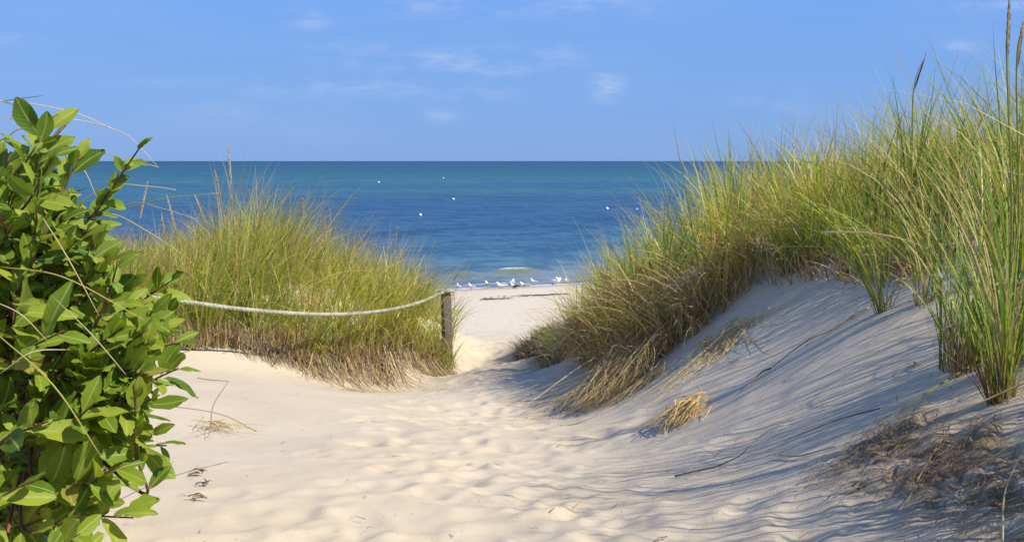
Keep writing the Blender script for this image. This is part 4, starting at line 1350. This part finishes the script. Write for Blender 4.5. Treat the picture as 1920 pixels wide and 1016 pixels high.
# ------------------------------------------------------------------ small litter on the sand
M_DRYLEAF = mat_simple('dry_leaf', (.17, .11, .06), .8, .25, 60)
for i, (u, v, Yd, lab) in enumerate([(367, 889, 4.2, 'curled grey brown leaf scrap, uppermost of those on the left sand'), (387, 914, 4.0, 'crumpled dark leaf scrap in the middle of the left sand'),
                                     (368, 944, 3.75, 'tan crumpled leaf scrap lowest on the left sand'), (1712, 640, 4.0, 'small rusty leaf scrap on the shaded slope'),
                                     (1605, 915, 3.0, 'dark seed husk on the lower right slope')]):
    g2 = np.random.default_rng(200 + i)
    c = P(u, v, Yd); c[2] = gz(c[0], c[1]) + .004
    ps = []
    for k in range(5):
        n_ = 6
        a = g2.uniform(0, 6.28)
        q = np.linspace(-1, 1, n_)
        L_ = g2.uniform(.016, .03)
        xy = np.c_[q * L_ * math.cos(a), q * L_ * math.sin(a)] + g2.normal(0, .008, 2)
        P3 = np.c_[xy, .003 + .014 * (1 - q ** 2) * g2.random() + .006 * k * .5][None]
        ps.append(strips(P3, np.array([g2.uniform(.006, .014)]), np.array([[.2, .14, .08]])))
    V, Q, C = join_np(ps)
    o = link('dry_leaf', mesh_np('dry_leaf', V, Q), M_DRYLEAF, None, tuple(c))
    tag(o, lab, 'leaf scrap')
# fine bits of straw and seed strewn about
g2 = np.random.default_rng(210)
n = 420
x = np.concatenate([g2.normal(-.3, .9, 220), g2.uniform(.2, 1.9, 200)]); y = np.concatenate([g2.uniform(3.2, 11, 220), g2.uniform(2.6, 7, 200)])
a = g2.uniform(0, 6.28, n); Ls = g2.uniform(.006, .035, n)
q = np.linspace(-1, 1, 3)
xy = np.stack([x[:, None] + q * (Ls * np.cos(a))[:, None], y[:, None] + q * (Ls * np.sin(a))[:, None]], -1)
P3 = np.concatenate([xy, (gz(xy[..., 0], xy[..., 1]) + .006 + .005 * (1 - q ** 2))[..., None]], -1)
V, Q, C = strips(P3, g2.uniform(.002, .005, n), np.where((g2.random(n) < .5)[:, None], pick(DEAD, g2.random(n)), pick(STRAWS, g2.random(n))) * .6)
o = link('litter', mesh_np('litter', V, Q, col=C), M_STRAW)
tag(o, 'fine bits of straw and seed strewn over the sand', 'litter', kind='stuff')
# root hairs in the dark soil patch
g2 = np.random.default_rng(211)
n = 750
cs = np.array([P(1660, 800, 3.25), P(1760, 850, 2.95), P(1840, 880, 2.7), P(1700, 760, 3.4), P(1800, 790, 3.0), P(1905, 860, 2.7), P(1600, 840, 3.2), P(1840, 930, 2.6)])
ci = g2.integers(0, len(cs), n)
x = cs[ci, 0] + g2.normal(0, .085, n); y = cs[ci, 1] + g2.normal(0, .11, n)
Ls = g2.uniform(.015, .07, n)
a = g2.normal(-2.6, .5, n)
q = np.linspace(0, 1, 5)
ca_ = a[:, None] + g2.normal(0, .5, n)[:, None] * q[None]
xy = np.stack([x[:, None] + q * Ls[:, None] * np.cos(ca_), y[:, None] + q * Ls[:, None] * np.sin(ca_)], -1)
P3 = np.concatenate([xy, (gz(xy[..., 0], xy[..., 1]) + .012 + g2.uniform(.0, .03, n)[:, None] * np.sin(q * math.pi)[None])[..., None]], -1)
V, Q, C = strips(P3, g2.uniform(.0012, .003, n), pick(DEAD, g2.random(n)) * np.array([.70, .62, .50]))
o = link('root_fibres', mesh_np('root_fibres', V, Q, col=C), M_STRAW)
tag(o, 'tangle of brown root fibres and crumbled soil low on the right dune', 'roots', kind='stuff')
# seaweed scraps along the drift line on the beach
for i, (u, v, w_, lab) in enumerate([(985, 556, 1.9, 'long dark seaweed line, left of the pair on the beach'), (1025, 554, 1.2, 'short dark seaweed strip nearer the right dune'),
                                     (925, 562, .7, 'faint seaweed scrap on the beach below the gulls')]):
    c = P(u, v, 42.)
    for _ in range(30):
        c = P(u, v, .5 * (c[1] + c[1] * float(gz(c[0], c[1])) / c[2]))
    g3 = np.random.default_rng(220 + i)
    n = 70
    x0 = g3.normal(0, w_ * .4, n); y0 = .4 * x0 + g3.normal(0, .18, n)
    a = g3.uniform(0, 6.28, n); q = np.linspace(-1, 1, 4); Ls = g3.uniform(.05, .16, n)
    xy = np.stack([x0[:, None] + q * (Ls * np.cos(a))[:, None], y0[:, None] + q * (Ls * np.sin(a))[:, None]], -1)
    zz = gz(xy[..., 0] + c[0], xy[..., 1] + c[1]) - c[2] + .02 + .03 * g3.random(n)[:, None]
    V, Q, C = strips(np.concatenate([xy, zz[..., None]], -1), g3.uniform(.02, .05, n), np.tile(np.array([.11, .075, .045]), (n, 1)) * g3.uniform(.6, 1.3, n)[:, None])
    o = link('seaweed', mesh_np('seaweed', V, Q, col=C), M_STRAW, None, tuple(c))
    tag(o, lab, 'seaweed')
# low green seaside plant at the nose of the right dune
c = P(1024, 607, 13.2); c[2] = gz(c[0], c[1])
pl = empty('low_plant', tuple(c))
tag(pl, 'small bright green plant at the tip of the right dune', 'plant')
g3 = np.random.default_rng(230)
ps = []
for i in range(70):
    v, q, u = LEAVES[i % 4]
    s_ = g3.uniform(.03, .055)
    R = Matrix.Rotation(g3.uniform(0, 6.28), 3, 'Z') @ Matrix.Rotation(g3.uniform(.1, 1.2), 3, 'X')
    ps.append((v @ np.array(R).T * s_ + np.array([g3.normal(0, .07), g3.normal(0, .07), g3.uniform(.03, .16)]), q, u))
V = np.concatenate([p_[0] for p_ in ps]); off = np.cumsum([0] + [len(p_[0]) for p_ in ps[:-1]])
link('foliage', mesh_np('foliage', V, np.concatenate([p_[1] + o_ for p_, o_ in zip(ps, off)]), uv=np.concatenate([p_[2] for p_ in ps])), M_LEAF, pl)
sp = []
for i in range(6):
    sp.append(tube(bez([(0, 0, -.02), (g3.normal(0, .03), g3.normal(0, .03), .06), (g3.normal(0, .07), g3.normal(0, .07), .13)], 6), .004, 5))
V, Q = join_np(sp)
link('stem', mesh_np('stem', V, Q), M_TWIG, pl)
